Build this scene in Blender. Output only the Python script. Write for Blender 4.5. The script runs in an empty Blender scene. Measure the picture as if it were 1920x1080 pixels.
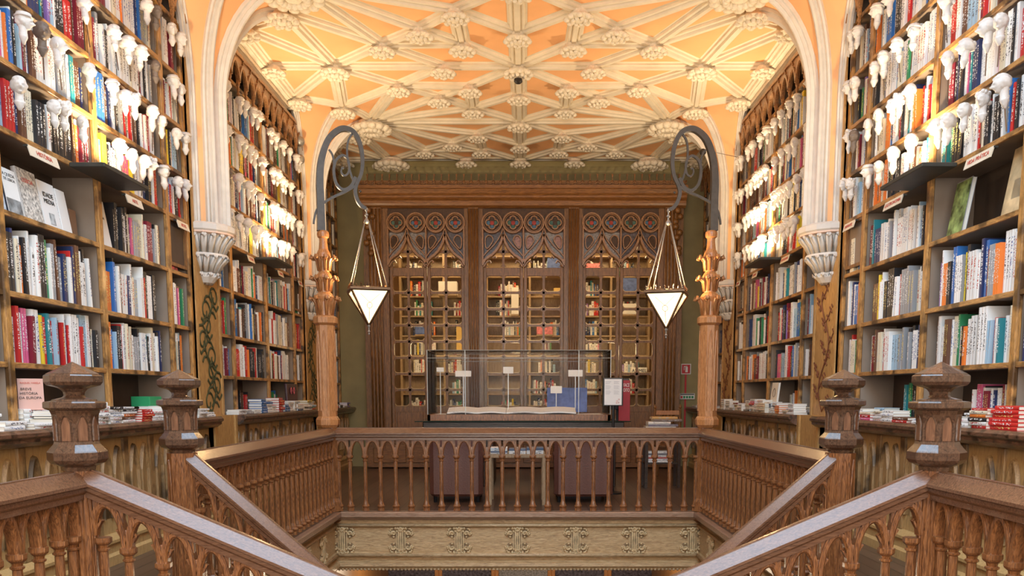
UPN, UPM, LANE, ROOME, SKYE, WINE, EXPO = 44, 56, 40, 32, 450, 350, 0.25
import bpy, bmesh, math, random
from mathutils import Vector, Matrix
from math import sin, cos, pi, radians, sqrt
random.seed(11)
col = bpy.context.scene.collection
# ---------------------------------------------------------------- camera
F, CX, CY, TP = 1600.0, 985.0, 930.0, 190/1600.0
EX, EZ = .085, 1.25
PC, PS = cos(math.atan(TP)), sin(math.atan(TP))
def proj(X, Y, Z):
    X -= EX; Z -= EZ
    d = Y*PC - Z*PS
    return (CX+F*X/d, CY-F*(Y*PS+Z*PC)/d) if d > .1 else (-9999, -9999)
def ony(px, py, Y):
    u = (px-CX)/F; v = (CY-py)/F
    r = (u, PC+v*PS, -PS+v*PC); t = Y/r[1]
    return (EX+t*r[0], EZ+t*r[2])
cd = bpy.data.cameras.new('camera'); cam = bpy.data.objects.new('camera', cd); col.objects.link(cam)
cam.location = (EX, 0, EZ); cam.rotation_euler = (pi/2-math.atan(TP), 0, 0)
cd.sensor_width = 36; cd.lens = F/1920*36; cd.shift_x = (960-CX)/1920; cd.shift_y = (CY-540)/1920
cd.clip_start = .05
bpy.context.scene.camera = cam
# ---------------------------------------------------------------- materials
def nt(name):
    m = bpy.data.materials.new(name); m.use_nodes = True
    n = m.node_tree; return m, n.nodes, n.links, n.nodes['Principled BSDF']
def wood(name, c1, c2, sc=(6, 6, 1.2), rough=.45, bump=.25, c3=None, coat=0, spots=0):
    m, N, L, b = nt(name)
    tc = N.new('ShaderNodeTexCoord'); mp = N.new('ShaderNodeMapping'); mp.inputs['Scale'].default_value = sc
    L.new(tc.outputs['Object'], mp.inputs['Vector'])
    n1 = N.new('ShaderNodeTexNoise'); n1.inputs['Scale'].default_value = 4; n1.inputs['Detail'].default_value = 7
    n1.inputs['Roughness'].default_value = .62; n1.inputs['Distortion'].default_value = 1.4
    L.new(mp.outputs[0], n1.inputs['Vector'])
    r = N.new('ShaderNodeValToRGB'); r.color_ramp.elements[0].position = .33; r.color_ramp.elements[1].position = .68
    r.color_ramp.elements[0].color = (*c1, 1); r.color_ramp.elements[1].color = (*c2, 1)
    if c3: e = r.color_ramp.elements.new(.5); e.color = (*c3, 1)
    L.new(n1.outputs['Fac'], r.inputs[0]); out = r.outputs[0]
    if spots:
        n2 = N.new('ShaderNodeTexNoise'); n2.inputs['Scale'].default_value = spots; n2.inputs['Detail'].default_value = 5
        L.new(tc.outputs['Object'], n2.inputs['Vector'])
        r2 = N.new('ShaderNodeValToRGB'); r2.color_ramp.elements[0].position = .5; r2.color_ramp.elements[1].position = .62
        L.new(n2.outputs['Fac'], r2.inputs[0])
        mx = N.new('ShaderNodeMix'); mx.data_type = 'RGBA'
        L.new(r2.outputs[0], mx.inputs[0]); L.new(out, mx.inputs[6]); mx.inputs[7].default_value = (*[x*.35 for x in c1], 1)
        out = mx.outputs[2]
    L.new(out, b.inputs['Base Color']); b.inputs['Roughness'].default_value = rough
    b.inputs['Coat Weight'].default_value = coat; b.inputs['Coat Roughness'].default_value = .2
    bp = N.new('ShaderNodeBump'); bp.inputs['Strength'].default_value = bump; bp.inputs['Distance'].default_value = .01
    L.new(n1.outputs['Fac'], bp.inputs['Height']); L.new(bp.outputs[0], b.inputs['Normal'])
    return m
def plain(name, c, rough=.6, metal=0, noise=.08, nscale=9, emit=None, es=0, bump=0):
    m, N, L, b = nt(name)
    tc = N.new('ShaderNodeTexCoord'); n1 = N.new('ShaderNodeTexNoise'); n1.inputs['Scale'].default_value = nscale; n1.inputs['Detail'].default_value = 4
    L.new(tc.outputs['Object'], n1.inputs['Vector'])
    r = N.new('ShaderNodeValToRGB'); r.color_ramp.elements[0].position = .3; r.color_ramp.elements[1].position = .7
    r.color_ramp.elements[0].color = (*[max(0, x*(1-noise)) for x in c], 1); r.color_ramp.elements[1].color = (*[min(1, x*(1+noise)) for x in c], 1)
    L.new(n1.outputs['Fac'], r.inputs[0]); L.new(r.outputs[0], b.inputs['Base Color'])
    b.inputs['Roughness'].default_value = rough; b.inputs['Metallic'].default_value = metal
    if emit: b.inputs['Emission Color'].default_value = (*emit, 1); b.inputs['Emission Strength'].default_value = es
    if bump:
        bp = N.new('ShaderNodeBump'); bp.inputs['Strength'].default_value = bump; bp.inputs['Distance'].default_value = .01
        L.new(n1.outputs['Fac'], bp.inputs['Height']); L.new(bp.outputs[0], b.inputs['Normal'])
    return m
def glass(name, tint=(1, 1, 1), refl=.12, rough=0.0):
    m = bpy.data.materials.new(name); m.use_nodes = True; N = m.node_tree.nodes; L = m.node_tree.links
    for n in list(N): N.remove(n)
    o = N.new('ShaderNodeOutputMaterial'); mx = N.new('ShaderNodeMixShader'); t = N.new('ShaderNodeBsdfTransparent'); g = N.new('ShaderNodeBsdfGlossy')
    t.inputs[0].default_value = (*tint, 1); g.inputs['Roughness'].default_value = rough
    fr = N.new('ShaderNodeLayerWeight'); fr.inputs[0].default_value = refl
    L.new(fr.outputs['Fresnel'], mx.inputs[0]); L.new(t.outputs[0], mx.inputs[1]); L.new(g.outputs[0], mx.inputs[2]); L.new(mx.outputs[0], o.inputs[0])
    return m
M = {}
M['gold'] = wood('golden_oak', (.22, .095, .022), (.68, .34, .085), (22, 22, 2.2), .40, .3, (.44, .22, .065), .25, 5)
M['goldh'] = wood('golden_oak_shelf_edge', (.20, .09, .025), (.64, .33, .09), (22, 2.2, 22), .42, .3, (.40, .20, .065), .2, 5)
M['taupe'] = plain('painted_shelf_inside', (.27, .205, .155), .75, 0, .12, 4)
M['caseback'] = plain('dark_case_back', (.075, .05, .035), .8, 0, .2, 4)
M['counter'] = wood('counter_oak', (.42, .25, .095), (.60, .39, .165), (18, 18, 2.5), .40, .3, (.52, .32, .125), .2, 0)
M['counterframe'] = wood('counter_frame_oak', (.22, .115, .04), (.46, .27, .11), (20, 20, 2), .42, .35, None, .15, 4)
M['ctop'] = wood('worn_counter_top', (.05, .022, .012), (.20, .09, .05), (10, 2, 10), .3, .4, None, .4, 12)
M['rail'] = wood('carved_rail_oak', (.075, .026, .010), (.42, .175, .062), (26, 26, 3.0), .30, .35, (.24, .090, .030), .35)
M['railtop'] = wood('handrail_oak', (.10, .043, .022), (.24, .115, .06), (3, 30, 30), .26, .15, None, .5)
M['railtopy'] = wood('handrail_oak_side', (.10, .043, .022), (.24, .115, .06), (30, 3, 30), .26, .15, None, .5)
M['newel'] = wood('newel_dark_oak', (.040, .020, .013), (.15, .075, .042), (14, 14, 10), .22, .2, None, .7)
M['newelin'] = wood('newel_panel_oak', (.12, .05, .025), (.26, .12, .06), (10, 10, 2), .4, .2)
M['column'] = wood('orange_column_oak', (.28, .105, .034), (.64, .30, .12), (28, 28, 2.4), .36, .3, (.46, .20, .07), .25)
M['screen'] = wood('screen_oak', (.085, .034, .010), (.34, .155, .045), (20, 20, 1.6), .4, .25, None, .2)
M['tracery'] = wood('tracery_oak', (.15, .065, .022), (.42, .20, .075), (12, 12, 12), .34, .2, None, .35)
M['screenh'] = wood('screen_oak_cross_grain', (.11, .042, .012), (.40, .175, .05), (1.5, 20, 20), .4, .25, None, .2)
M['fascia'] = wood('fascia_light_oak', (.34, .21, .10), (.66, .46, .25), (2.2, 9, 14), .42, .4, (.52, .34, .165), .15)
M['fasciatrim'] = wood('fascia_trim_oak', (.34, .22, .11), (.68, .49, .28), (3, 3, 12), .5, .4)
M['carve'] = plain('carved_oak_ornament', (.60, .43, .23), .45, 0, .22, 30, bump=.2)
M['creviceshade'] = plain('crevice_shade_ground', (.25, .16, .08), .6, 0, .25, 30)  # darker tone that paints crevice shade behind the carving
M['board'] = wood('tracery_recess_shade', (.035, .014, .006), (.11, .05, .02), (12, 12, 12), .5, .2)  # dark tone that paints in the shade of the recess behind the circles
M['kerb'] = wood('kerb_oak', (.24, .13, .075), (.42, .26, .17), (2, 12, 12), .32, .3, None, .3)
M['kerby'] = wood('kerb_oak_side', (.20, .10, .055), (.38, .22, .14), (12, 2, 12), .32, .3, None, .3)
M['dark'] = wood('dark_desk_wood', (.018, .010, .007), (.06, .03, .018), (2, 8, 8), .35, .2)
M['peach'] = plain('peach_plaster', (.92, .50, .24), .8, 0, .05, 2.5)
M['cream'] = plain('cream_plaster', (.80, .72, .58), .7, 0, .06, 6, bump=.1)
M['shaft'] = plain('white_plaster', (.74, .70, .64), .65, 0, .06, 12, bump=.1)
M['shaftpeach'] = plain('pale_pink_plaster', (.86, .62, .48), .7, 0, .05, 6)
M['boss'] = plain('boss_plaster', (.82, .74, .60), .7, 0, .14, 30, bump=.4)
M['olive'] = plain('olive_wall_paint', (.33, .275, .13), .75, 0, .12, 3)
M['wallpeach'] = plain('side_wall_plaster', (.55, .40, .26), .8, 0, .08, 3)
M['iron'] = plain('grey_iron', (.075, .068, .062), .42, .35, .15, 20)
M['silver'] = plain('silver_metal', (.36, .34, .31), .4, .5, .1, 20)
M['bronze'] = plain('bronze_metal', (.14, .085, .05), .35, .8, .2, 20)
M['plaster'] = plain('white_head_plaster', (.70, .66, .62), .6, 0, .08, 40, bump=.3)
M['brownhead'] = plain('dark_head_plaster', (.16, .12, .095), .6, 0, .2, 40, bump=.3)
M['white'] = plain('white_paper', (.85, .84, .82), .6, 0, .03)
M['black'] = plain('black_plastic', (.012, .012, .014), .35, 0, .1)
M['ledge'] = plain('dark_ledge_paint', (.035, .035, .03), .5, 0, .2)
M['red'] = plain('red_paint', (.55, .012, .02), .4, 0, .05)
M['crimson'] = plain('crimson_cover', (.33, .008, .022), .5, 0, .05)
M['signred'] = plain('sign_letter_red', (.55, .09, .06), .6, 0, .05)
M['signcream'] = plain('sign_cream', (.72, .64, .50), .6, 0, .05)
M['ink'] = plain('black_ink', (.03, .03, .03), .6, 0, .05)
M['leather'] = plain('brown_leather', (.155, .062, .045), .42, 0, .15, 60, bump=.25)
M['lightwood'] = wood('pale_table_wood', (.30, .20, .11), (.50, .36, .22), (9, 9, 2), .45, .2)
M['green'] = plain('green_box', (.02, .27, .10), .5, 0, .05)
M['greensign'] = plain('green_sign', (.02, .28, .10), .5)
M['vine'] = plain('painted_vine_green', (.045, .055, .022), .6, 0, .3, 20)
M['vineR'] = plain('painted_vine_brown', (.17, .055, .025), .6, 0, .3, 20)
M['panel'] = wood('painted_panel_ochre', (.34, .18, .055), (.58, .34, .12), (8, 8, 2), .5, .2)
M['glass'] = glass('clear_glass', (.985, .99, .985), .07)
M['pane'] = glass('window_pane', (.95, .93, .88), .06)
M['floor'] = None
M['lamp'] = plain('lit_lamp_glass', (.9, .75, .5), .5, 0, .02, 5, (1, .74, .42), 1.8)
M['lampedge'] = M['iron']
M['bulb'] = plain('lit_bulb', (1, .9, .7), .5, 0, .02, 5, (1, .82, .5), 40)
def stained(name, c):
    return plain(name, c, .2, 0, .25, 40)
M['sg_red'] = stained('stained_glass_red', (.35, .03, .025)); M['sg_blue'] = stained('stained_glass_blue', (.05, .16, .30)); M['sg_teal'] = stained('stained_glass_teal', (.04, .14, .13))
M['sg_mauve'] = plain('mottled_mauve_glass', (.085, .075, .10), .25, 0, .7, 30); M['sg_dark'] = stained('stained_glass_brown', (.045, .02, .012))
M['sg_pink'] = plain('mottled_pink_glass', (.34, .16, .13), .25, 0, .5, 30); M['sg_pale'] = plain('mottled_pale_glass', (.26, .25, .26), .25, 0, .6, 60)
# floor boards
m, N, L, b = nt('floor_boards')
tc = N.new('ShaderNodeTexCoord'); mp = N.new('ShaderNodeMapping'); mp.inputs['Rotation'].default_value = (0, 0, radians(90)); L.new(tc.outputs['Object'], mp.inputs[0])
br = N.new('ShaderNodeTexBrick'); br.inputs['Scale'].default_value = 1; br.inputs['Brick Width'].default_value = 1.9; br.inputs['Row Height'].default_value = .13
br.inputs['Mortar Size'].default_value = .004; br.inputs['Color1'].default_value = (.085, .048, .03, 1); br.inputs['Color2'].default_value = (.13, .078, .05, 1); br.inputs['Mortar'].default_value = (.02, .01, .007, 1)
L.new(mp.outputs[0], br.inputs['Vector']); L.new(br.outputs['Color'], b.inputs['Base Color']); b.inputs['Roughness'].default_value = .33
M['floor'] = m
# book cover material: the cover's own colour and printed lettering come from mesh attributes
m, N, L, b = nt('book_cover')
ca = N.new('ShaderNodeVertexColor'); ca.layer_name = 'Col'; cb = N.new('ShaderNodeVertexColor'); cb.layer_name = 'Ink'
uv = N.new('ShaderNodeUVMap'); uv.uv_map = 'UV'; sp = N.new('ShaderNodeSeparateXYZ'); L.new(uv.outputs[0], sp.inputs[0])
def mth(op, a, b_=None, c_=None):
    n = N.new('ShaderNodeMath'); n.operation = op
    for i, v in enumerate((a, b_, c_)):
        if v is None: continue
        if isinstance(v, (int, float)): n.inputs[i].default_value = v
        else: L.new(v, n.inputs[i])
    return n.outputs[0]
cxm = mth('LESS_THAN', mth('ABSOLUTE', mth('SUBTRACT', sp.outputs[0], .5)), .26)
cym = mth('LESS_THAN', mth('ABSOLUTE', mth('SUBTRACT', sp.outputs[1], .56)), .33)
geo = N.new('ShaderNodeNewGeometry'); mp = N.new('ShaderNodeMapping'); mp.inputs['Scale'].default_value = (30, 55, 150); L.new(geo.outputs['Position'], mp.inputs[0])
nz = N.new('ShaderNodeTexNoise'); nz.inputs['Scale'].default_value = 1; nz.inputs['Detail'].default_value = 1; L.new(mp.outputs[0], nz.inputs[0])
mk = mth('MULTIPLY', mth('MULTIPLY', cxm, cym), mth('GREATER_THAN', nz.outputs['Fac'], .545))
mx = N.new('ShaderNodeMix'); mx.data_type = 'RGBA'; L.new(mk, mx.inputs[0]); L.new(ca.outputs[0], mx.inputs[6]); L.new(cb.outputs[0], mx.inputs[7])
L.new(mx.outputs[2], b.inputs['Base Color']); b.inputs['Roughness'].default_value = .45
M['book'] = m
# ---------------------------------------------------------------- mesh builder
class MB:
    def __init__(s): s.v = []; s.f = []; s.m = []; s.sm = []
    def add(s, vs, fs, mi=0, smooth=False):
        o = len(s.v); s.v += [tuple(v) for v in vs]
        for f in fs: s.f.append([o+i for i in f]); s.m.append(mi); s.sm.append(smooth)
        return s
    def box(s, x0, x1, y0, y1, z0, z1, mi=0):
        if x0 > x1: x0, x1 = x1, x0
        if y0 > y1: y0, y1 = y1, y0
        if z0 > z1: z0, z1 = z1, z0
        vs = [(x, y, z) for x in (x0, x1) for y in (y0, y1) for z in (z0, z1)]
        return s.add(vs, [(0, 1, 3, 2), (4, 6, 7, 5), (0, 4, 5, 1), (2, 3, 7, 6), (0, 2, 6, 4), (1, 5, 7, 3)], mi)
    def bbox(s, x0, x1, y0, y1, z0, z1, r=.01, mi=0):   # box with chamfered vertical & horizontal edges
        if x0 > x1: x0, x1 = x1, x0
        if y0 > y1: y0, y1 = y1, y0
        r = min(r, (x1-x0)/2.01, (y1-y0)/2.01, (z1-z0)/2.01)
        def ring(i, z): return [(x0+i, y0+i+r, z), (x0+i+r, y0+i, z), (x1-i-r, y0+i, z), (x1-i, y0+i+r, z), (x1-i, y1-i-r, z), (x1-i-r, y1-i, z), (x0+i+r, y1-i, z), (x0+i, y1-i-r, z)]
        k = r*.6
        rs = [ring(k, z0), ring(0, z0+k), ring(0, z1-k), ring(k, z1)]
        return s.loft(rs, mi, caps=True)
    def loft(s, rings, mi=0, caps=True, closed=True, smooth=False):
        n = len(rings[0]); vs = [p for r in rings for p in r]; fs = []
        for i in range(len(rings)-1):
            for j in range(n if closed else n-1):
                k = (j+1) % n; fs.append((i*n+j, i*n+k, (i+1)*n+k, (i+1)*n+j))
        s.add(vs, fs, mi, smooth)
        if caps and closed:
            s.add(rings[0], [tuple(range(n))], mi); s.add(rings[-1], [tuple(range(n))], mi)
        return s
    def lathe(s, prof, c=(0, 0, 0), n=8, rot=0, mi=0, smooth=False, a0=0, a1=2*pi, caps=True, sx=1, sy=1):
        full = abs(a1-a0-2*pi) < 1e-6; k = n if full else n+1
        rings = [[(c[0]+sx*r*cos(rot+a0+(a1-a0)*j/n), c[1]+sy*r*sin(rot+a0+(a1-a0)*j/n), c[2]+z) for j in range(k)] for r, z in prof]
        return s.loft(rings, mi, caps, full, smooth)
    def sweep(s, path, prof, nrm=None, mi=0, closed=False, smooth=False, scale=None, caps=True):
        # prof: (b, n) pairs, b along binormal, n along normal
        P = [Vector(p) for p in path]; n = len(P); rings = []
        for i, p in enumerate(P):
            a = P[i-1] if (i > 0 or closed) else P[i]; b = P[(i+1) % n] if (i < n-1 or closed) else P[i]
            T = (b-a).normalized(); Nn = Vector(nrm[i] if isinstance(nrm, list) else nrm)
            Nn = (Nn-T*Nn.dot(T)).normalized(); B = T.cross(Nn); k = scale[i] if scale else 1
            mit = 1
            rings.append([tuple(p+B*(u*k)*mit+Nn*(w*k)) for u, w in prof])
        if closed:
            rings.append(rings[0]); return s.loft(rings, mi, False, True, smooth)
        return s.loft(rings, mi, caps, True, smooth)
    def tube(s, path, r, n=6, nrm=(0, 1, 0.013), mi=0, closed=False, scale=None):
        return s.sweep(path, [(r*cos(2*pi*j/n), r*sin(2*pi*j/n)) for j in range(n)], nrm, mi, closed, True, scale)
    def sphere(s, c, r, n=8, m=5, sc=(1, 1, 1), mi=0):
        pr = [(max(1e-4, sin(pi*i/m)), -cos(pi*i/m)) for i in range(m+1)]
        rings = [[(c[0]+sc[0]*r*a*cos(2*pi*j/n), c[1]+sc[1]*r*a*sin(2*pi*j/n), c[2]+sc[2]*r*z) for j in range(n)] for a, z in pr]
        return s.loft(rings, mi, False, True, True)
    def strip(s, a, b, thick, mi=0):
        # slab between polylines a,b (lists of 3d pts) extruded by vector thick
        t = Vector(thick); n = len(a)
        A = [Vector(p) for p in a]; B = [Vector(p) for p in b]
        rings = [[tuple(A[i]), tuple(B[i]), tuple(B[i]+t), tuple(A[i]+t)] for i in range(n)]
        return s.loft(rings, mi, True, True)
    def poly(s, pts, thick, mi=0):
        t = Vector(thick)
        return s.loft([[tuple(p) for p in pts], [tuple(Vector(p)+t) for p in pts]], mi, True, True)
    def build(s, name, mats, parent=None, loc=None, mod=None):
        me = bpy.data.meshes.new(name); o3 = loc if loc is not None else (tuple(parent['_w']) if parent is not None and '_w' in parent.keys() else (0, 0, 0))
        me.from_pydata([(x-o3[0], y-o3[1], z-o3[2]) for x, y, z in s.v], [], s.f)
        for mm in (mats if isinstance(mats, (list, tuple)) else [mats]): me.materials.append(M[mm] if isinstance(mm, str) else mm)
        me.polygons.foreach_set('material_index', s.m); me.polygons.foreach_set('use_smooth', s.sm)
        bm = bmesh.new(); bm.from_mesh(me); bmesh.ops.remove_doubles(bm, verts=bm.verts, dist=1e-5); bmesh.ops.recalc_face_normals(bm, faces=bm.faces); bm.to_mesh(me); bm.free()
        o = bpy.data.objects.new(name, me); col.objects.link(o)
        if parent is not None:
            o.parent = parent
            if '_w' in parent.keys():
                o['_w'] = list(o3)
                if loc is not None: o.location = Vector(loc)-Vector(parent['_w'])
        else:
            o.location = o3; o['_w'] = list(o3)
        return o
def tag(o, label=None, cat=None, group=None, kind=None):
    if label: o['label'] = label
    if cat: o['category'] = cat
    if group: o['group'] = group
    if kind: o['kind'] = kind
    return o
def thing(name, label, cat, loc, group=None, kind=None):
    o = bpy.data.objects.new(name, None); col.objects.link(o); o.location = loc; o['_w'] = list(loc); o.empty_display_size = .1
    return tag(o, label, cat, group, kind)
def dup(o, parent=None):
    c = o.copy(); col.objects.link(c); c.parent = parent
    for ch in list(o.children):
        if ch.name in col.objects: dup(ch, c)
    return c
def text(name, s, size, loc, rot, mat, parent=None, extrude=.0008, align='CENTER', label=None):
    cu = bpy.data.curves.new(name, 'FONT'); cu.body = s; cu.size = size; cu.extrude = extrude; cu.align_x = align; cu.align_y = 'CENTER'
    t = bpy.data.objects.new(name+'_tmp', cu); col.objects.link(t)
    dg = bpy.context.evaluated_depsgraph_get(); me = bpy.data.meshes.new_from_object(t.evaluated_get(dg)); bpy.data.objects.remove(t)
    me.materials.clear(); me.materials.append(M[mat]); me.name = name
    o = bpy.data.objects.new(name, me); col.objects.link(o)
    pl = Vector(parent['_w']) if parent is not None and '_w' in parent.keys() else Vector((0, 0, 0))
    o.rotation_euler = rot; o.location = Vector(loc)-pl; o.parent = parent
    return o
ORD = ['zeroth', 'first', 'second', 'third', 'fourth', 'fifth', 'sixth', 'seventh', 'eighth', 'ninth', 'tenth', 'eleventh', 'twelfth', 'thirteenth', 'fourteenth', 'fifteenth', 'sixteenth', 'seventeenth', 'eighteenth', 'nineteenth', 'twentieth']
def ordn(i):
    if i <= 20: return ORD[i]
    if i < 30: return 'twenty-'+ORD[i-20]
    if i == 30: return 'thirtieth'
    if i < 40: return 'thirty-'+ORD[i-30]
    if i == 40: return 'fortieth'
    return 'forty-'+ORD[i-40] if i < 50 else 'fiftieth'
SN = {-1: 'left', 1: 'right'}
# ---------------------------------------------------------------- layout numbers
XW = 3.12; XB = 3.46; ZC = 5.175; BH = 2.07
C1 = 10.76; P1 = 8.69; P2 = 12.83; P0 = 4.55; YB = 14.95
RX = 2.0; YC = 9.18; YFN = 5.18; YNN = 3.97
SH = [1.04, 1.45, 1.89, 2.38, 2.88, 3.30, 3.73, 4.18, 4.66]
M['highlight'] = plain('highlight_bead', (.55, .36, .16), .35, .4, .1)  # bright bead colour standing in for light caught on the pane edges
M['greenglass'] = plain('dark_green_glass', (.01, .035, .03), .08, 0, .05)
M['edgeglass'] = plain('pale_glass_edge', (.62, .66, .64), .15, 0, .05)
M['greyprint'] = plain('grey_print', (.35, .35, .38), .6, 0, .05)
UPE = dict(near=UPN, middle=UPM)
# ================================================================ SETTING
def struct(o, kind='structure'): o['kind'] = 'structure'; return o
fl = MB()
for s in (-1, 1): fl.box(s*(RX-.05), s*3.5, -2.5, YC, -.08, -.001)
fl.box(-3.5, 3.5, YC, 17.6, -.08, -.001); fl.box(-RX-.05, RX+.05, -2.5, -.4, -.08, -.001)
struct(fl.build('floor', 'floor'))
MB().box(-3.5, 3.5, -2.5, 17.6, -4.2, -4.0).build('floor_lower', 'floor')['kind'] = 'structure'
for s, nm in ((-1, 'wall_left'), (1, 'wall_right')):
    w = MB().box(s*3.5, s*3.62, -2.5, 17.6, -4.2, 6.9)
    struct(w.build(nm, 'wallpeach'))
# front wall behind the camera with a tall window opening
w = MB(); w.box(-3.62, -2.3, -2.62, -2.5, -4.2, 6.9); w.box(2.3, 3.62, -2.62, -2.5, -4.2, 6.9); w.box(-2.3, 2.3, -2.62, -2.5, -4.2, .6); w.box(-2.3, 2.3, -2.62, -2.5, 4.6, 6.9)
struct(w.build('wall_front', 'wallpeach'))
# back wall (olive) with the opening behind the glazed screen, and the cove above it
w = MB()
for s in (-1, 1): w.box(s*2.45, s*3.5, YB, YB+.15, 0, 5.4)
w.box(-2.45, 2.45, YB, YB+.15, 4.3, 5.4); w.box(-2.45, 2.45, YB, YB+.15, 0, .35)
wb = struct(w.build('wall_back', 'olive'))
cv = MB(); pts = []
for i in range(9):
    a = pi/2*i/8; pts.append((YB-.02-.30*(1-cos(a)), 4.72+.36*sin(a)))
cv.strip([(-2.62, y, z) for y, z in pts], [(2.66, y, z) for y, z in pts], (0, .04, .01))
cv.build('cove', 'olive', wb)
sc_ = MB()
for k in range(41):   # little pointed dags painted along the top of the cove
    x = -2.58+k*.128
    sc_.poly([(x, YB-.33, 5.075), (x+.06, YB-.33, 5.075), (x+.012, YB-.27, 4.98)], (0, .006, 0))
w = MB().box(-3.62, 3.62, 17.6, 17.72, -4.2, 6.9); struct(w.build('wall_far', 'wallpeach'))
# ceiling : flat plaster, open skylight over the near half of the stair hall
c = MB(); c.box(-3.5, 3.5, 6.6, 17.6, ZC, ZC+.1)
for s in (-1, 1): c.box(s*1.9, s*3.5, -2.5, 6.6, ZC, ZC+.1)
c.box(-1.9, 1.9, -2.5, -1.2, ZC, ZC+.1)
ceil = struct(c.build('ceiling', 'peach'))
ceil['_w'] = [0, 0, 0]
# skylight well and its glazing bars
g = MB()
for s in (-1, 1): g.box(s*1.9, s*2.0, -1.3, 6.7, ZC+.1, 6.7)
g.box(-2, 2, 6.6, 6.7, ZC+.1, 6.7); g.box(-2, 2, -1.3, -1.2, ZC+.1, 6.7)
for k in range(1, 6): g.box(-1.9, 1.9, -1.2+k*1.3-.03, -1.2+k*1.3+.03, 6.3, 6.36)
for x in (-.63, .63): g.box(x-.03, x+.03, -1.2, 6.6, 6.3, 6.36)
struct(g.build('trim_1', 'cream'))
# ---------------------------------------------------------------- ribs and bosses
RIB = [(-.082, .02), (-.082, -.014), (-.060, -.022), (-.056, -.044), (-.036, -.050), (-.026, -.040), (-.020, -.072), (.020, -.072), (.026, -.040), (.036, -.050), (.056, -.044), (.060, -.022), (.082, -.014), (.082, .02)]
RIBN = [(a, -b) for a, b in RIB]
nodes = {'c0': (0, 0), 'a1': (.90, 0), 'a2': (2.2, 0), 'a3': (3.0, 0), 'b1': (0, .95), 'b2': (.62, .665), 'b3': (1.53, .635), 'b4': (1.055, 1.045), 'b5': (.635, 1.5), 'b6': (0, 2.07), 'b7': (2.14, 2.07), 'b8': (2.42, 1.47), 'b9': (2.99, 1.12)}
segs = [('c0', 'a1'), ('a1', 'a2'), ('a2', 'a3'), ('c0', 'b1'), ('b1', 'b6'), ('a2', 'b3'), ('a2', 'b8'), ('a2', 'b9'), ('b3', 'b4'), ('b3', 'b2'), ('b3', 'a1'), ('b3', 'b7'), ('b3', 'b8'), ('b4', 'b5'), ('b4', 'b2'), ('b4', 'b7'), ('b5', 'b2'), ('b5', 'b1'), ('b5', 'b7'), ('b5', 'b6'), ('b2', 'c0'), ('b7', 'b6')]
ZR = 5.19
done = set(); ribs = []; bosses = {}
def w2(n, sx, sy, C): return (round(nodes[n][0]*sx, 3), round(C+nodes[n][1]*sy, 3))
for C, sys_ in ((C1, (1, -1)), (C1+2*BH, (-1,)), (C1-2*BH, (1,))):
    for sy in sys_:
        for sx in (1, -1):
            for a, b_ in segs:
                p, q = w2(a, sx, sy, C), w2(b_, sx, sy, C)
                k = tuple(sorted((p, q)))
                if k in done or min(p[1], q[1]) < 7.2 or max(p[1], q[1]) > YB+.02: continue
                done.add(k); ribs.append((p, q))
            for nme in nodes:
                p = w2(nme, sx, sy, C)
                if 7.2 < p[1] < YB-.0: bosses[p] = nme
for x0, x1 in ((-3.02, -2.14), (-2.14, -.9), (-.9, 0), (0, .9), (.9, 2.14), (2.14, 3.02)): ribs.append(((x0, YB-.12), (x1, YB-.12)))
for C in (C1, C1+2*BH):
    for s_ in (-1, 1): ribs.append(((s_*3.0, max(7.3, C-1.15)), (s_*3.0, min(YB, C+1.15))))
for s_ in (-1, 1): ribs.append(((s_*3.0, 6.0), (s_*3.0, C1-2*BH+1.15)))
def rsize(r):
    (x0, y0), (x1, y1) = r
    return -abs(proj(x0, y0, ZR)[0]-proj(x1, y1, ZR)[0])-abs(proj(x0, y0, ZR)[1]-proj(x1, y1, ZR)[1])
ribs.sort(key=rsize)
rest = MB()
for i, ((x0, y0), (x1, y1)) in enumerate(ribs):
    k = 1.35 if x0 == x1 == 0 else 1.18
    mb = MB() if i < 96 else rest
    mb.sweep([(x0, y0, ZR), (x1, y1, ZR)], [(a*k, b_) for a, b_ in RIBN], (0, 0, -1))
    if i < 96: mb.build('rib', 'cream', ceil)
if rest.f: tag(rest.build('rib', 'cream', ceil), kind='stuff')
def boss_mesh(R, H, n):
    mb = MB(); mb.lathe([(R*.62, 0), (R*.66, -H*.35), (R*.95, -H*.5), (R, -H*.62), (R*.8, -H*.75), (R*.5, -H*.8), (R*.42, -H*.7), (R*.25, -H*.95), (.002, -H)], n=n*2)
    for j in range(n):
        a = 2*pi*j/n
        mb.sphere((R*.84*cos(a), R*.84*sin(a), -H*.72), R*.24, 6, 4, (1, 1, .75)); mb.sphere((R*.45*cos(a+.4), R*.45*sin(a+.4), -H*.86), R*.17, 5, 4)
    return mb
bsm = boss_mesh(.15, .11, 8); bbig = boss_mesh(.29, .15, 14); bmid = boss_mesh(.175, .12, 9)
protos = {}
for p, nme in bosses.items():
    kind = 'big' if nme == 'b7' or (nme == 'a2' and p[1] > 13) else ('mid' if nme in ('c0', 'b6', 'a2', 'b9', 'b8') else 'sm')
    if kind not in protos:
        o = {'big': bbig, 'mid': bmid, 'sm': bsm}[kind].build('boss', 'boss', ceil); protos[kind] = o
    else:
        o = protos[kind].copy(); col.objects.link(o)
    o.parent = ceil; x = p[0]
    if abs(x) > 2.9: x *= .98
    o.location = (x, p[1], 5.145)
for x in (-2.14, 2.14, -.9, .9, 0):
    o = protos['big' if abs(x) > 2 else 'mid'].copy(); col.objects.link(o); o.parent = ceil; o.location = (x, YB-.20, 5.13)
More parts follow.
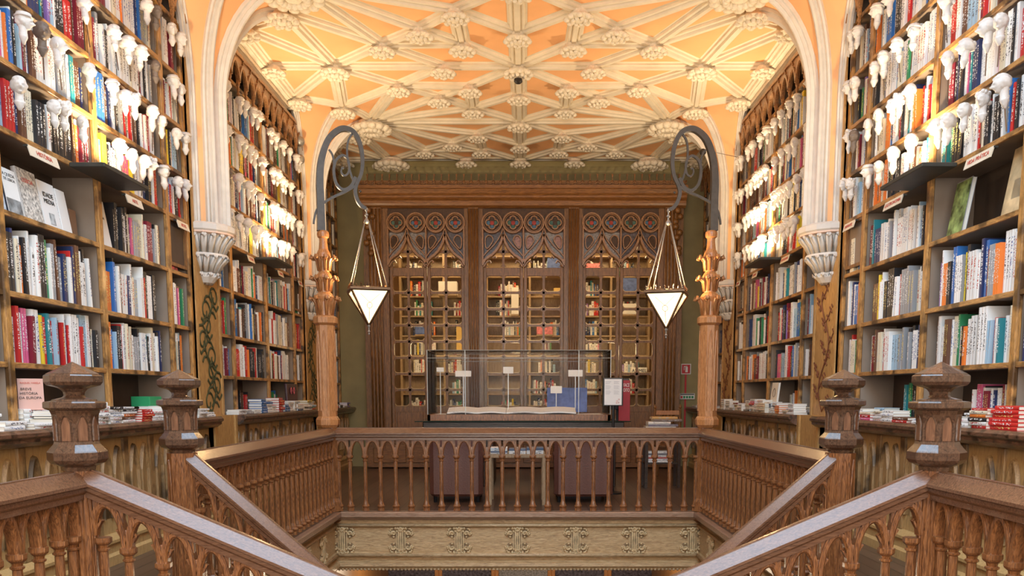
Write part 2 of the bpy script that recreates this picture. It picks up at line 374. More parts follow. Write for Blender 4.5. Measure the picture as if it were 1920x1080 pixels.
# ---------------------------------------------------------------- fan conoids, shafts, capitals
R0, R1, ZS, ZT = .20, .95, 4.05, 5.178
def rr(z):
    if z <= ZS: return R0
    t = min(1, (z-ZS)/(ZT-ZS)); return R0+(R1-R0)*(1-sqrt(max(0, 1-t*t)))
def zs_list():
    z = [2.87, 3.2, 3.6, 3.9]+[ZS+(ZT-ZS)*sin(pi/2*i/12) for i in range(13)]
    return sorted(set(z))
MRIB = [(-.052, -.01), (-.052, .03), (-.034, .036), (-.036, .07), (-.022, .066), (-.012, .098), (.012, .098), (.022, .066), (.036, .07), (.034, .036), (.052, .03), (.052, -.01)]
tn = 2
for Yp in (P1, P2):
    for s in (-1, 1):
        root = thing('trim_%d' % tn, None, None, (s*XW, Yp, 1.04)); tn += 1
        root['kind'] = 'structure'
        zl = zs_list()
        mb = MB(); n = 20
        rings = [[(s*XW-s*(rr(z))*cos(-pi/2+pi*j/n), Yp+rr(z)*sin(-pi/2+pi*j/n), z) for j in range(n+1)] for z in zl]
        mb.loft(rings, 0, False, False, True)
        mb.build('fan_vault', 'peach' , root)
        for a in (-84, -62, -41, -20.5, 0, 20.5, 41, 62, 84):
            if abs(a) in (20.5, 62): continue
            a = radians(a); pth = []; nr = []
            for z in zl:
                r = rr(z); pth.append((s*XW-s*r*cos(a), Yp+r*sin(a), z))
            for i in range(len(pth)):
                A = Vector(pth[max(0, i-1)]); B = Vector(pth[min(len(pth)-1, i+1)]); T = (B-A).normalized()
                rad = Vector((-s*cos(a), sin(a), 0)); nn = rad-T*rad.dot(T)
                if nn.length < .05: nn = Vector((0, 0, -1))
                nr.append(tuple(nn.normalized()))
            nr = [Vector(v) for v in nr]
            for i in range(len(nr)):
                if nr[i].z > .001: nr[i] = -nr[i]
            mb = MB().sweep(pth, MRIB, [tuple(v) for v in nr], scale=[1.0]*len(pth)); mb.build('shaft_rib', 'shaft', root)
        # arcs in the ceiling plane around each fan
        arc = [(s*XW-s*(R1+.03)*cos(a), Yp+(R1+.03)*sin(a), 5.178) for a in [radians(-88+176*i/24) for i in range(25)]]
        MB().sweep(arc, [(a*.85, b_*.95) for a, b_ in RIBN], (0, 0, -1)).build('fan_rim', 'cream', root)
        # capital
        def half(prof, nseg=4, k=1): return MB().lathe(prof, (s*XW, Yp, 0), nseg*2, 0, 0, False, pi/2 if s > 0 else -pi/2, (3*pi/2 if s > 0 else pi/2), True)
        cap = half([(.30, 2.90), (.33, 2.88), (.33, 2.83), (.30, 2.80), (.28, 2.795), (.19, 2.62), (.245, 2.62), (.25, 2.60), (.22, 2.585), (.13, 2.45), (.15, 2.44), (.14, 2.40), (.10, 2.35), (.02, 2.33)])
        capo = cap.build('capital', 'shaft', root)
        band = half([(.315, 2.832), (.318, 2.80), (.29, 2.79)]); band.build('capital_band', 'shaftpeach', capo)
        lf = MB()
        for tier, (z0, z1, ra, rb, nn) in enumerate(((2.62, 2.79, .20, .285, 11), (2.45, 2.60, .14, .22, 9), (2.34, 2.44, .07, .135, 6))):
            for j in range(nn):
                a = -pi/2+pi*(j+.5)/nn; d = Vector((-s*cos(a), sin(a), 0)); c0 = Vector((s*XW, Yp, 0))
                pth = [c0+d*(ra+.005)+Vector((0, 0, z0)), c0+d*(ra*.6+rb*.4+.012)+Vector((0, 0, z0*.5+z1*.5)), c0+d*(rb+.014)+Vector((0, 0, z1-.02)), c0+d*(rb+.032)+Vector((0, 0, z1-.004)), c0+d*(rb+.030)+Vector((0, 0, z1-.03))]
                wd = pi*rb/nn*.42
                lf.sweep(pth, [(-wd, 0), (-wd*.3, .014), (0, .005), (wd*.3, .014), (wd, 0)], tuple(d), smooth=True, scale=[.8, 1, 1, .8, .3])
        lf.build('acanthus_leaves', 'shaft', capo)
        # painted panel under the capital
        f = MB().box(s*(XW-.03), s*(XB), Yp-.33, Yp+.33, 1.04, 5.0)
        f.box(s*(XW-.045), s*XW, Yp-.33, Yp-.29, 1.04, 5.0); f.box(s*(XW-.045), s*XW, Yp+.29, Yp+.33, 1.04, 5.0)
        ppo = f.build('painted_panel', 'panel', root)
        f = MB().box(s*(XW-.155), s*XB, Yp-.33, Yp+.33, 0, 1.04).box(s*(XW-.175), s*XW, Yp-.33, Yp-.27, 0, 1.04).box(s*(XW-.175), s*XW, Yp+.27, Yp+.33, 0, 1.04); f.build('pedestal', 'panel', root)
        v = MB(); xf = s*(XW-.034)
        def vt(pts, r): v.sweep([(xf, Yp+a, z) for a, z in pts], [(-r, 0), (0, .006), (r, 0)], (-s, 0, 0))
        z = 1.08
        stem = [(.12*sin((z0-1.08)*7), z0) for z0 in [1.08+.04*i for i in range(31)]]; vt(stem, .014)
        k = 0
        while z < 2.25:
            sg = 1 if k % 2 else -1
            cxx = .12*sin((z-1.08)*7)
            if s < 0:
                sp_ = []
                for i in range(18):
                    a = i/17*4.2*pi/2; r = .125*(1-i/20)
                    sp_.append((cxx+sg*.07-sg*r*cos(a), z+.09+r*sin(a)))
                vt(sp_, .013); vt([(cxx, z), (cxx+sg*.05, z+.015), (cxx+sg*.12, z-.03), (cxx+sg*.19, z+.02)], .017)
                vt([(cxx, z+.05), (cxx-sg*.06, z+.1), (cxx-sg*.15, z+.09), (cxx-sg*.2, z+.04)], .015)
                z += .15
            else:
                vt([(cxx, z), (cxx+sg*.08, z+.06), (cxx+sg*.15, z+.13)], .006)
                for (da, dz) in ((.05, .06), (.09, .03), (.12, .13), (.15, .10), (.17, .15)):
                    vt([(cxx+sg*da-.018, z+dz-.012), (cxx+sg*da, z+dz+.004), (cxx+sg*da+.022, z+dz+.016)], .013)
                z += .11
            k += 1
        v.build('painted_vines', 'vine' if s < 0 else 'vineR', ppo)
# plaster cornice running under the ceiling along each wall, and wall above the bookcases
for s in (-1, 1):
    root = MB().box(s*(XW+.02), s*XB, 7.0-4, YB, 4.98, ZC)
    for y0, y1 in ((P0+.2, P1-1.0), (P1+.98, P2-.98), (P2+.98, YB)):
        pr = [(-.03, 0), (.012, 0), (.02, .03), (.045, .035), (.045, .07), (.03, .08), (.06, .10), (.085, .105), (.085, .14), (.07, .15), (.10, .17), (.125, .175), (.125, .21), (.15, .22), (.15, .26), (-.03, .26)]
        a = [(s*(XW+.01)-s*u, y0, 4.93+w_) for u, w_ in pr]; b_ = [(s*(XW+.01)-s*u, y1, 4.93+w_) for u, w_ in pr]
        root.loft([a, b_], 0, True, True)
    struct(root.build('trim_%d' % tn, 'cream')); tn += 1
# ================================================================ BOOKCASES
BAYS = [('near', P0+.33, P1-.33, [6.62-1.25, 6.62, 6.62+1.25]), ('middle', P1+.33, P2-.33, [C1-1.25, C1, C1+1.25]), ('far', P2+.33, YB-.02, [13.72, 14.42])]
for s in (-1, 1):
    for bn, y0, y1, st in BAYS:
        desc = {'near': 'tall golden oak bookcase filling the wall before the first pilaster', 'middle': 'tall golden oak bookcase between the two pilasters', 'far': 'narrow oak bookcase beyond the second pilaster by the olive wall'}[bn]
        root = thing('bookcase', desc+', %s side' % SN[s], 'bookcase', (s*XW, (y0+y1)/2, 1.04), 'fitted oak bookcases')
        MB().box(s*(XB-.015), s*(XB), y0, y1, 1.04, 4.95).build('back_panel', 'caseback', root)
        for y in [y0+.03]+st+[y1-.03]:
            mb = MB().box(s*XW, s*(XB-.015), y-.022, y+.022, 1.04, 4.95, 1); mb.bbox(s*(XW-.014), s*(XW+.022), y-.032, y+.032, 1.04, 4.72, .008, 0); mb.build('stile', ['gold', 'taupe'], root)
        ys = [y0+.03]+st+[y1-.03]
        for a, b_ in zip(ys[:-1], ys[1:]):
            for z in SH[1:]:
                mb = MB().box(s*(XW+.012), s*(XB-.015), a+.022, b_-.022, z-.026, z, 1); mb.bbox(s*(XW-.008), s*(XW+.014), a+.03, b_-.03, z-.034, z+.002, .006, 0); mb.build('shelf', ['goldh', 'taupe'], root)
        # carved arcade frieze with pointed arches and pendants
        fz = MB(); x = s*(XW-.06); t = (-s*-.03, 0, 0)
        f0, f1 = y0+.02, y1-.02; na = max(2, round((f1-f0)/.272)); wv = (f1-f0)/na
        for i in range(na):
            a = f0+i*wv; top = []; bot = []
            for j in range(13):
                u = j/12; yy = a+wv*u; q = abs(u-.5)*2
                zz = 4.86-.20*(1-(1-min(1, q)**1.6)**.62) if q < 1 else 4.66
                bot.append((x, yy, max(4.64, zz))); top.append((x, yy, 4.97))
            fz.strip(bot, top, (s*.03, 0, 0))
            fz.sweep([(x-s*.008, p[1], p[2]-.006) for p in bot], [(-.014, -.012), (.014, -.012), (.014, .012), (-.014, .012)], (-s, 0, 0))
            fz.lathe([(.002, 4.50), (.022, 4.525), (.012, 4.55), (.02, 4.575), (.014, 4.60), (.022, 4.62), (.022, 4.68)], (x+s*.01, a, 0), 6)
            fz.sweep([(x-s*.004, a+wv*.5, 4.88), (x-s*.004, a+wv*.62, 4.93), (x-s*.004, a+wv, 4.93)], [(-.006, -.01), (.006, -.01), (.006, .01), (-.006, .01)], (-s, 0, 0))
        fz.box(x-s*.015, x+s*.03, f0, f1, 4.93, 4.97)
        fz.build('arcade_frieze', 'tracery', root)
        MB().box(s*(XW-.045), s*(XB-.02), y0, y1, 4.935, 4.965).build('recess_shade_board', 'caseback', root)  # dark board added to paint the shaded recess behind the frieze openings
        if bn != 'far':
            for (a, b_, sgn) in ((P1-.79, P1-.36, -1), (P1+.36, P1+.79, 1)) if bn == 'near' else ((P1+.36, P1+.79, 1), (P2-.79, P2-.36, -1)):
                pass
        # small dark door (speaker panel) in the narrow compartment
        for a, b_ in ([(6.62+1.25, P1-.36)] if bn == 'near' else ([(C1+1.25, P2-.36)] if bn == 'middle' else [])):
            mb = MB().box(s*(XW+.02), s*(XW+.05), a+.035, b_-.03, 2.42, 2.85, 0)
            for q in ((a+.035, a+.07, 2.42, 2.85), (b_-.065, b_-.03, 2.42, 2.85), (a+.07, b_-.065, 2.42, 2.45), (a+.07, b_-.065, 2.82, 2.85)): mb.box(s*(XW+.0), s*(XW+.03), *q, 1)
            mb.build('panel_door', ['caseback' if s < 0 else 'taupe', 'screen'], root)
        # ---- counter cupboard below the shelves
        cn = thing('counter_cupboard', {'near': 'oak counter cupboard with lancet panels under the near bookcase', 'middle': 'oak counter cupboard under the bookcase between pilasters', 'far': 'dark topped oak counter end beside the olive wall'}[bn]+', %s side' % SN[s], 'cupboard', (s*(XW-.1), (y0+y1)/2, 0), 'oak counter cupboards')
        cy0 = y0 if bn != 'near' else .2
        XF = XW-.13
        pr = [(0, 0), (0, .03), (-.015, .045), (-.30, .045), (-.30, -.05), (.035, -.05), (.03, -.03), (.012, -.02)]
        xe = XW-.25
        a = [(s*(xe-u), cy0, .995+w_) for u, w_ in pr]; b2 = [(s*(xe-u), y1+(0 if bn != 'far' else .0), .995+w_) for u, w_ in pr]
        pr2 = [(xe, 1.03), (xe-.012, 1.02), (xe-.012, 1.0), (xe+.01, .985), (xe+.01, .965), (xe+.05, .94), (xe+.09, .93), (XB, .93), (XB, 1.04), (xe+.01, 1.04)]
        mb = MB().loft([[(s*u, cy0, w_) for u, w_ in pr2], [(s*u, y1, w_) for u, w_ in pr2]], 0, True, True); mb.build('worktop', 'ctop', cn)
        MB().box(s*(XF+.02), s*XB, cy0, y1, .02, .93).build('carcass', 'counterframe', cn)
        mb = MB(); pr3 = [(XF-.05, 0), (XF-.05, .07), (XF-.03, .09), (XF-.03, .15), (XF-.05, .165), (XF-.05, .185), (XF-.01, .22), (XF+.03, .23), (XF+.03, 0)]
        mb.loft([[(s*u, cy0, w_) for u, w_ in pr3], [(s*u, y1, w_) for u, w_ in pr3]], 0, True, True); mb.build('plinth', 'counter', cn)
        npn = max(1, round((y1-cy0)/.46)); pw = (y1-cy0)/npn
        for i in range(npn):
            ya = cy0+i*pw; yb = ya+pw
            MB().bbox(s*(XF-.012), s*(XF+.03), ya-.045, ya+.045, .22, .93, .008).build('frame_stile', 'counterframe', cn)
            mb = MB().box(s*(XF+.005), s*(XF+.025), ya+.045, yb-.045, .22, .93)
            dr_ = mb.build('door', 'counter', cn); hw = (pw-.09)/2; mb = MB()
            for q in range(2):
                cy = ya+.045+hw*(q+.5); h = hw*.36; ps = []
                for j in range(15):
                    u = -1+2*j/14; ps.append((s*(XF+.004), cy+h*u, .66+.20*(1-abs(u)**1.7)))
                ps = [(s*(XF+.004), cy-h, .34)]+ps+[(s*(XF+.004), cy+h, .34)]
                mb.sweep(ps, [(-.015, 0), (-.006, .024), (.006, .024), (.015, 0)], (-s, 0, 0), 1); mb.poly([(s*(XF+.0045), q_[1], q_[2]) for q_ in ps], (-s*.0015, 0, 0), 1)
            mb.build('lancet_moulding', ['counter', 'counterframe'], dr_)
# uplight ledges and their lamps
def area(name, loc, size, energy, colr, rot, sy=None):
    l = bpy.data.lights.new(name, 'AREA'); l.energy = energy; l.color = colr; l.size = size
    if sy: l.shape = 'RECTANGLE'; l.size_y = sy
    o = bpy.data.objects.new(name, l); col.objects.link(o); o.location = loc; o.rotation_euler = rot; return o
def point(name, loc, r, energy, colr):
    l = bpy.data.lights.new(name, 'POINT'); l.energy = energy; l.color = colr; l.shadow_soft_size = r
    o = bpy.data.objects.new(name, l); col.objects.link(o); o.location = loc; return o
UP = dict(near=6.62, middle=C1)
for s in (-1, 1):
    for bn, yc in UP.items():
        r = thing('uplight', 'dark ledge with a bright uplight under white heads, %s bookcase %s' % (bn, SN[s]), 'uplight', (s*(XW-.12), yc, 2.83))
        MB().bbox(s*(XW-.26), s*(XW-.012), yc-.42, yc+.30, 2.835, 2.865, .006).build('ledge', 'ledge', r)
        MB().box(s*(XW-.20), s*(XW-.08), yc-.16, yc+.10, 2.866, 2.90).build('lamp_housing', 'ledge', r)
        MB().box(s*(XW-.19), s*(XW-.09), yc-.14, yc+.08, 2.90, 2.906).build('lamp_glass', 'lamp', r)
        area('uplight_source', (s*(XW-.22), yc-.03, 2.92), .08, UPE[bn], (1, .76, .47), (0, radians(-s*16)+pi, 0), .5)
# ================================================================ BOOKS
PAL = [('white', (.80, .79, .77), 46), ('cream', (.72, .64, .48), 10), ('black', (.018, .018, .022), 13), ('red', (.52, .02, .02), 9), ('navy', (.02, .035, .12), 7), ('grey', (.30, .31, .33), 7),
       ('orange', (.75, .19, .03), 4), ('teal', (.02, .22, .26), 2), ('yellow', (.80, .58, .04), 2), ('pink', (.66, .12, .26), 1.5), ('purple', (.25, .14, .40), 1), ('brown', (.13, .055, .03), 5), ('maroon', (.20, .012, .03), 4), ('green', (.03, .24, .10), 3), ('pale blue', (.35, .52, .66), 4), ('blue', (.03, .15, .45), 4)]
PW = [p[2] for p in PAL]
def pick(rnd, warm=0): 
    return rnd.choices(PAL, PW)[0]
def book_geo(d):
    """vertices, faces, loop colours, ink, uv for a book dict: o, a, u, n axes, t, h, d"""
    o, A, U, Nn = Vector(d['o']), Vector(d['a']), Vector(d['u']), Vector(d['n'])
    t, h, dp = d['t'], d['h'], d['d']; c = d['c']; V = []; Fs = []
    def P(a, u, n): V.append(tuple(o+A*a+U*u+Nn*n)); return len(V)-1
    seg = 3; bulge = min(.004, t*.12); rows = []
    for k in range(seg+1):
        q = k/seg; n = bulge*sin(pi*q)
        rows.append((P(t*q, 0, n), P(t*q, h, n)))
    for k in range(seg): Fs.append(((rows[k][0], rows[k+1][0], rows[k+1][1], rows[k][1]), 1, (k/seg, (k+1)/seg)))
    cth = min(.003, t*.15)
    for a0, a1, r in ((0, cth, rows[0]), (t-cth, t, rows[-1])):
        b = [P(a, u, n) for a in (a0, a1) for u in (0, h) for n in (0, -dp)]
        for f in ((0, 1, 3, 2), (4, 6, 7, 5), (0, 4, 5, 1), (2, 3, 7, 6), (1, 5, 7, 3)): Fs.append((tuple(b[i] for i in f), 0, None))
    e = .004
    b = [P(a, u, n) for a in (cth, t-cth) for u in (e, h-e) for n in (-.002, -dp+e)]
    for f in ((0, 4, 5, 1), (2, 3, 7, 6), (1, 5, 7, 3), (0, 2, 6, 4)): Fs.append((tuple(b[i] for i in f), 2, None))
    return V, Fs
def books_object(name, ds, parent=None, loc=(0, 0, 0)):
    V = []; FF = []; colr = []; ink = []; uvs = []
    for d in ds:
        v, fs = book_geo(d); o = len(V); V += [(x-loc[0], y-loc[1], z-loc[2]) for x, y, z in v]
        for f, ty, q in fs:
            FF.append([o+i for i in f]); cc = (.80, .78, .72) if ty == 2 else d['c']
            for j in range(4):
                colr += [*cc, 1.0]; ink += [*d['ink'], 1.0]
                if ty == 1: uvs += [q[0] if j in (0, 3) else q[1], 0.0 if j in (0, 1) else 1.0]
                else: uvs += [9.0, 9.0]
    me = bpy.data.meshes.new(name); me.from_pydata(V, [], FF); me.materials.append(M['book'])
    a = me.attributes.new('Col', 'FLOAT_COLOR', 'CORNER'); a.data.foreach_set('color', colr)
    a = me.attributes.new('Ink', 'FLOAT_COLOR', 'CORNER'); a.data.foreach_set('color', ink)
    u = me.uv_layers.new(name='UV'); u.data.foreach_set('uv', uvs)
    ob = bpy.data.objects.new(name, me); col.objects.link(ob); ob.location = loc; ob.parent = parent
    return ob
ALL = []
def inkfor(c, rnd):
    if sum(c) > 1.2: return rnd.choice([(.05, .05, .06), (.05, .05, .06), (.45, .03, .03), (.05, .1, .3), (.5, .5, .5)])
    return rnd.choice([(.8, .8, .78), (.8, .8, .78), (.7, .6, .2), (.75, .75, .75)])
def shelf_row(s, ya, yb, z, gap, key, rnd, hlo=.62, hhi=.88, xf=0, full=1.0, tmin=.015, tmax=.042):
    y = ya+rnd.uniform(.005, .03); out = []; end = ya+(yb-ya)*full-rnd.uniform(.0, .07)
    while y < end:
        nm, c, _ = pick(rnd); run = rnd.choice([1, 1, 1, 1, 2, 1, 1, 3]) ; t = rnd.uniform(tmin, tmax)*rnd.choice([1, 1, 1, 1.35]); h = gap*rnd.uniform(hlo, hhi); inset = rnd.uniform(.012, .05); dp = min(.24, h*.72)
        jj = rnd.uniform(.85, 1.1); c = tuple(min(.85, x*jj) for x in c); ik = inkfor(c, rnd)
        for _ in range(run):
            if y+t > end: y = 9e9; break
            tilt = 0
            if rnd.random() < .05: tilt = rnd.uniform(-.07, .07)
            ax = Vector((0, cos(tilt), sin(tilt))); up = Vector((0, -sin(tilt), cos(tilt)))
            oy = y+max(0, h*sin(tilt)); oz = z+.003+max(0, -t*sin(tilt))
            d = dict(o=(s*(XW+inset+xf), oy, oz), a=tuple(ax), u=tuple(up), n=(-s, 0, 0), t=t*.97, h=h, d=dp, c=c, ink=ik, name=nm, key=key, s=s, y=y, kind='up')
            out.append(d); y += t+abs(h*sin(tilt))*.9
    ALL.extend(out); return out
rnd = random.Random(5)
HEADS = []
comps = {}
for s in (-1, 1):
    for bn, y0, y1, st in BAYS:
        ys = [y0+.03]+st+[y1-.03]
        for ci, (a, b_) in enumerate(zip(ys[:-1], ys[1:])):
            a += .026; b_ -= .026
            if bn == 'near' and b_ < 5.0: continue
            for ri, z in enumerate(SH):
                if ri == len(SH)-1: continue
                gap = SH[ri+1]-z-.034
                aa = a
                key = (s, bn, ci, ri)
                if ri == 0:
                    if bn == 'near' and s == 1 and ci in (2,): shelf_row(s, aa, aa+.6, z, gap, key, rnd, .72, .88, .10, 1.0, .014, .03)
                    elif bn == 'near' and s == 1 and ci == 1: shelf_row(s, aa, aa+.75, z, gap, key, rnd, .62, .75, .10, 1.0, .014, .03)
                    elif bn == 'near' and s == -1 and ci == 2: shelf_row(s, aa+.08, aa+.36, z, gap, key, rnd, .45, .62, .12, 1.0, .014, .03)
                    elif bn == 'middle' and rnd.random() < .6: shelf_row(s, aa+.5, aa+.8, z, gap, key, rnd, .5, .7, .1, 1.0)
                    continue
                if ri == 4-0 and z == 2.88 or ri > 4 or ri == 4:
                    shelf_row(s, aa, b_, z, gap, key, rnd, .70, .93)
                elif ri == 3 and bn == 'near' and ci in (1,) and True:
                    continue                                  # display shelf of face-out books, built below
                elif ri == 3 and ((bn == 'near' and s < 0 and ci == 3) or (bn == 'middle' and s > 0 and ci == 0)):
                    continue
                elif ri == 3:
                    shelf_row(s, aa+(.26 if (bn == 'near' and s < 0 and ci == 2) else 0), b_, z, .44, key, rnd, .62, .88)
                else:
                    shelf_row(s, aa, b_, z, gap, key, rnd, .66, .93, 0, rnd.uniform(.88, 1.0))
# books lying in piles on the counters, on the side tables
def pile(s, y, x_in, n, rnd, cc=None, tt=None, L=.22, W=.15, key=None, z0=1.04, jit=.012, name=None):
    z = z0
    for i in range(n):
        nm, c, _ = pick(rnd) if cc is None else cc
        if cc is None and rnd.random() < .45: nm, c, _ = PAL[0]
        t = tt or rnd.uniform(.014, .03); l = L*rnd.uniform(.92, 1.05); w = W*rnd.uniform(.92, 1.05)
        ang = rnd.uniform(-.09, .09); ax = (-s*cos(ang), sin(ang), 0); 
        # spine faces the room; height of the book runs along the wall
        n_ = Vector((-s*cos(ang), sin(ang), 0)); u_ = Vector((-s*sin(ang)*-1 if 0 else sin(ang)*s, cos(ang), 0)).normalized()
        u_ = Vector((0, 0, 1)).cross(n_)
        if u_.y < 0: u_ = -u_
        o = Vector((s*x_in, y, z))+Vector((0, rnd.uniform(-jit, jit), 0))
        ALL.append(dict(o=tuple(o), a=(0, 0, 1), u=tuple(u_), n=tuple(n_), t=t*.97, h=l, d=w, c=c, ink=inkfor(c, rnd), name=nm, key=key, s=s, y=y, kind='flat', pos=i, tot=n, z=z)); z += t
XP = 2.905
for s in (-1, 1):
    for bn, yy0, yy1 in (('near', 4.95, P1-.37), ('middle', P1+.37, P2-.37), ('far', P2+.40, YB-.15)):
        y = yy0; k = 0
        while y < yy1-.2:
            l = rnd.uniform(.18, .25); n = rnd.choice([2, 3, 4, 5, 5, 6]) if bn != 'far' else rnd.choice([1, 2, 3]); gap_ = rnd.choice([.01, .02, .03])
            cc = None; tt = None
            if s == 1 and bn == 'near' and y < 5.02: cc = ('red', (.62, .02, .02), 1); tt = .024; n = 6; l = .30
            elif rnd.random() < .5: c0 = pick(rnd); cc = c0 if rnd.random() < .45 else PAL[0]; tt = rnd.uniform(.016, .03)
            if s == -1 and bn == 'near' and 5.55 < y < 5.75: cc = ('maroon', (.22, .012, .03), 1); tt = .034; n = 3; l = .26
            pile(s, y, XP+rnd.uniform(0, .04), n, rnd, cc, tt, l, rnd.uniform(.13, .17), (s, bn, k, 'pile')); y += l+gap_
            if rnd.random() < .5: pile(s, y-l, XP+.21, rnd.choice([2, 3, 4]), rnd, None, None, l*.9, .14, (s, bn, k, 'back pile'))
            k += 1
# display shelf books (face out) -------------------------------------------------
def face_book(s, y0, z, w, h, t, c, label, name='book', lean=.16, x_in=None, cat='book', ink=(.05, .05, .05), yaw=0):
    """book standing face-out, leaning back; returns its root for decoration"""
    x = s*((XW+.05) if x_in is None else x_in)
    oh = Vector((-s*cos(yaw), -sin(yaw), 0)); along = Vector((0, 0, 1)).cross(oh)*(-s); n = -along
    up = -oh*sin(lean)+Vector((0, 0, cos(lean))); out = oh*cos(lean)+Vector((0, 0, sin(lean)))
    o = Vector((x, y0, z+.003))+up*0
    d = dict(o=tuple(o-out*t), a=tuple(out), u=tuple(up), n=tuple(n), t=t, h=h, d=w, c=c, ink=ink, name='x')
    # spine on the left edge as seen
    if s < 0: d['o'] = tuple(Vector(d['o'])); d['n'] = tuple(-along)
    else: d['o'] = tuple(Vector(d['o'])+along*w); d['n'] = tuple(along)
    ob = books_object(name, [d], None, tuple(o)); ob['_w'] = list(o)
    tag(ob, label, cat, 'face-out books on the display shelves')
    def deco(a0, a1, b0, b1, mat, nm='cover_print', lab=None, k=.0012):
        # rectangle on the front cover in (along, up) fractions
        P = lambda a, b_: o+along*(w*a)+up*(h*b_)+out*k
        mb = MB().poly([P(a0, b0), P(a1, b0), P(a1, b1), P(a0, b1)], out*.0012)
        q = mb.build(nm, mat, ob)
        if lab: q['label'] = lab
        return q
    def lett(sx, a, b_, size, mat='ink'):
        P = o+along*(w*a)+up*(h*b_)+out*.003
        X = -s*along
        R = Matrix((X, up, X.cross(up))).transposed().to_euler()
        return text('cover_lettering', sx, size, P, R, mat, ob)
    return ob, deco, lett
Z3 = 2.38
M['photo_map'] = plain('printed_street_map', (.52, .49, .45), .5, 0, .7, 55)
M['photo_green'] = plain('printed_garden_photo', (.22, .30, .10), .4, 0, .95, 14)
M['photo_blue'] = plain('printed_blue_drawing', (.45, .52, .72), .5, 0, .7, 16)
M['photo_grey'] = plain('printed_grey_photo', (.30, .32, .33), .5, 0, .8, 16)
M['artnouveau'] = plain('printed_beige_poster', (.55, .40, .22), .5, 0, .5, 7)
M['photo_city'] = plain('printed_city_photo', (.20, .28, .42), .5, 0, .8, 12)
M['photo_pink'] = plain('printed_pink_pattern', (.60, .12, .16), .5, 0, .8, 22)
WH = (.80, .79, .78)
b, deco, lett = face_book(-1, 5.405, Z3, .13, .30, .022, (.70, .13, .06), 'orange-red book with blue drawing, face out, left end of left display shelf')
deco(.02, .98, .02, .42, 'photo_blue'); 
b, deco, lett = face_book(-1, 5.55, Z3, .17, .30, .03, (.02, .03, .05), 'white-fronted book with dark spine face out beside the orange one'); deco(.03, .99, .01, .99, 'white'); deco(.06, .97, .02, .36, 'photo_grey'); lett('A QUEDA', .5, .86, .03); lett('DE LISBOA', .5, .76, .026)
b, deco, lett = face_book(-1, 5.60, Z3, .12, .345, .02, (.45, .02, .03), 'tall crimson book peeking above the white-fronted book on display', x_in=XW+.13)
b, deco, lett = face_book(-1, 5.74, Z3, .22, .345, .03, (.62, .58, .54), 'large speckled grey map-covered book face out on left display shelf'); deco(.01, .99, .01, .99, 'photo_map'); lett('LISBOA', .5, .78, .04, 'signred')
b, deco, lett = face_book(-1, 5.98, Z3, .20, .32, .045, WH, 'white "Idade Media" book face out on left display shelf'); lett('IDADE', .5, .72, .045); lett('MEDIA', .5, .58, .045); deco(.34, .66, .10, .34, 'photo_grey')
b, deco, lett = face_book(-1, 6.20, Z3, .12, .31, .03, WH, 'plain white book face out, right of the Idade Media one')
b, deco, lett = face_book(-1, 6.40, Z3, .09, .21, .02, (.22, .12, .07), 'small brown frame-like book standing last on left display shelf', lean=.05, x_in=XW+.10)
b, deco, lett = face_book(-1, 6.67, Z3, .20, .36, .07, WH, 'thick plain white boxed book face out in second left compartment', x_in=XW+.03); lett('LISBOA', .55, .62, .028)
b, deco, lett = face_book(-1, P1-.72, Z3, .17, .28, .02, (.6, .1, .12), 'pink patterned book face out in narrow left compartment', x_in=XW+.03) ; deco(.02, .98, .02, .98, 'photo_pink')
b, deco, lett = face_book(1, 6.22, Z3, .22, .40, .03, (.30, .30, .32), 'tall garden-photo book face out on right display shelf'); deco(.02, .98, .02, .98, 'photo_green')
b, deco, lett = face_book(1, 5.42, Z3, .30, .44, .02, (.55, .40, .22), 'large beige art nouveau board leaning on right display shelf', cat='board', name='display_board'); deco(.02, .98, .02, .98, 'artnouveau'); deco(.28, .72, .24, .52, 'white', 'notice'); 
b, deco, lett = face_book(1, P1+.40, 2.38-.0, .18, .30, .03, (.3, .32, .35), 'book with blue city photo face out just past the first right pilaster', x_in=XW+.03); deco(.02, .98, .02, .9, 'photo_city')
# counter-level specials
b, deco, lett = face_book(-1, 5.48, 1.15, .145, .20, .035, (.62, .36, .30), 'pink-brown book titled Breve Historia da Europa standing by counter', lean=.06, x_in=XW+.03, yaw=.95)
lett('RAQUEL VARELA', .5, .86, .015, 'signred'); lett('BREVE', .32, .66, .023); lett('HISTÓRIA', .42, .52, .023); lett('DA EUROPA', .47, .38, .023)
b, deco, lett = face_book(1, 10.05, 1.15, .25, .24, .025, (.74, .68, .58), 'cream book with a ring emblem standing on right counter', lean=.1, x_in=XW-.10)
o_ = Vector(b['_w']); mb = MB(); up = Vector((sin(.1), 0, cos(.1))); out = Vector((-cos(.1), 0, sin(.1)))
mb.tube([tuple(o_+Vector((0, .125+.05*cos(2*pi*i/20), 0))+up*(.12+.05*sin(2*pi*i/20))+out*.002) for i in range(20)], .003, 4, tuple(out), 0, True); mb.build('ring_emblem', 'bronze', b)
pile(1, 10.03, XP-.02, 5, rnd, ('cream', (.72, .64, .48), 1), .022, .30, .18, (1, 'middle', 90, 'pile'))
pile(-1, 5.44, XP+.19, 4, rnd, PAL[0], .03, .30, .17, (-1, 'near', 90, 'back pile'))
gb = MB().bbox(-(XW-.02), -(XW+.14), 7.28, 7.52, 1.15, 1.235, .004).build('box', 'green', None, (-(XW+.06), 7.40, 1.15)); tag(gb, 'green cardboard box lying on the book piles of left counter', 'box')
pile(-1, 7.22, XP+.05, 5, rnd, PAL[0], .0225, .34, .22, (-1, 'near', 91, 'back pile'), )
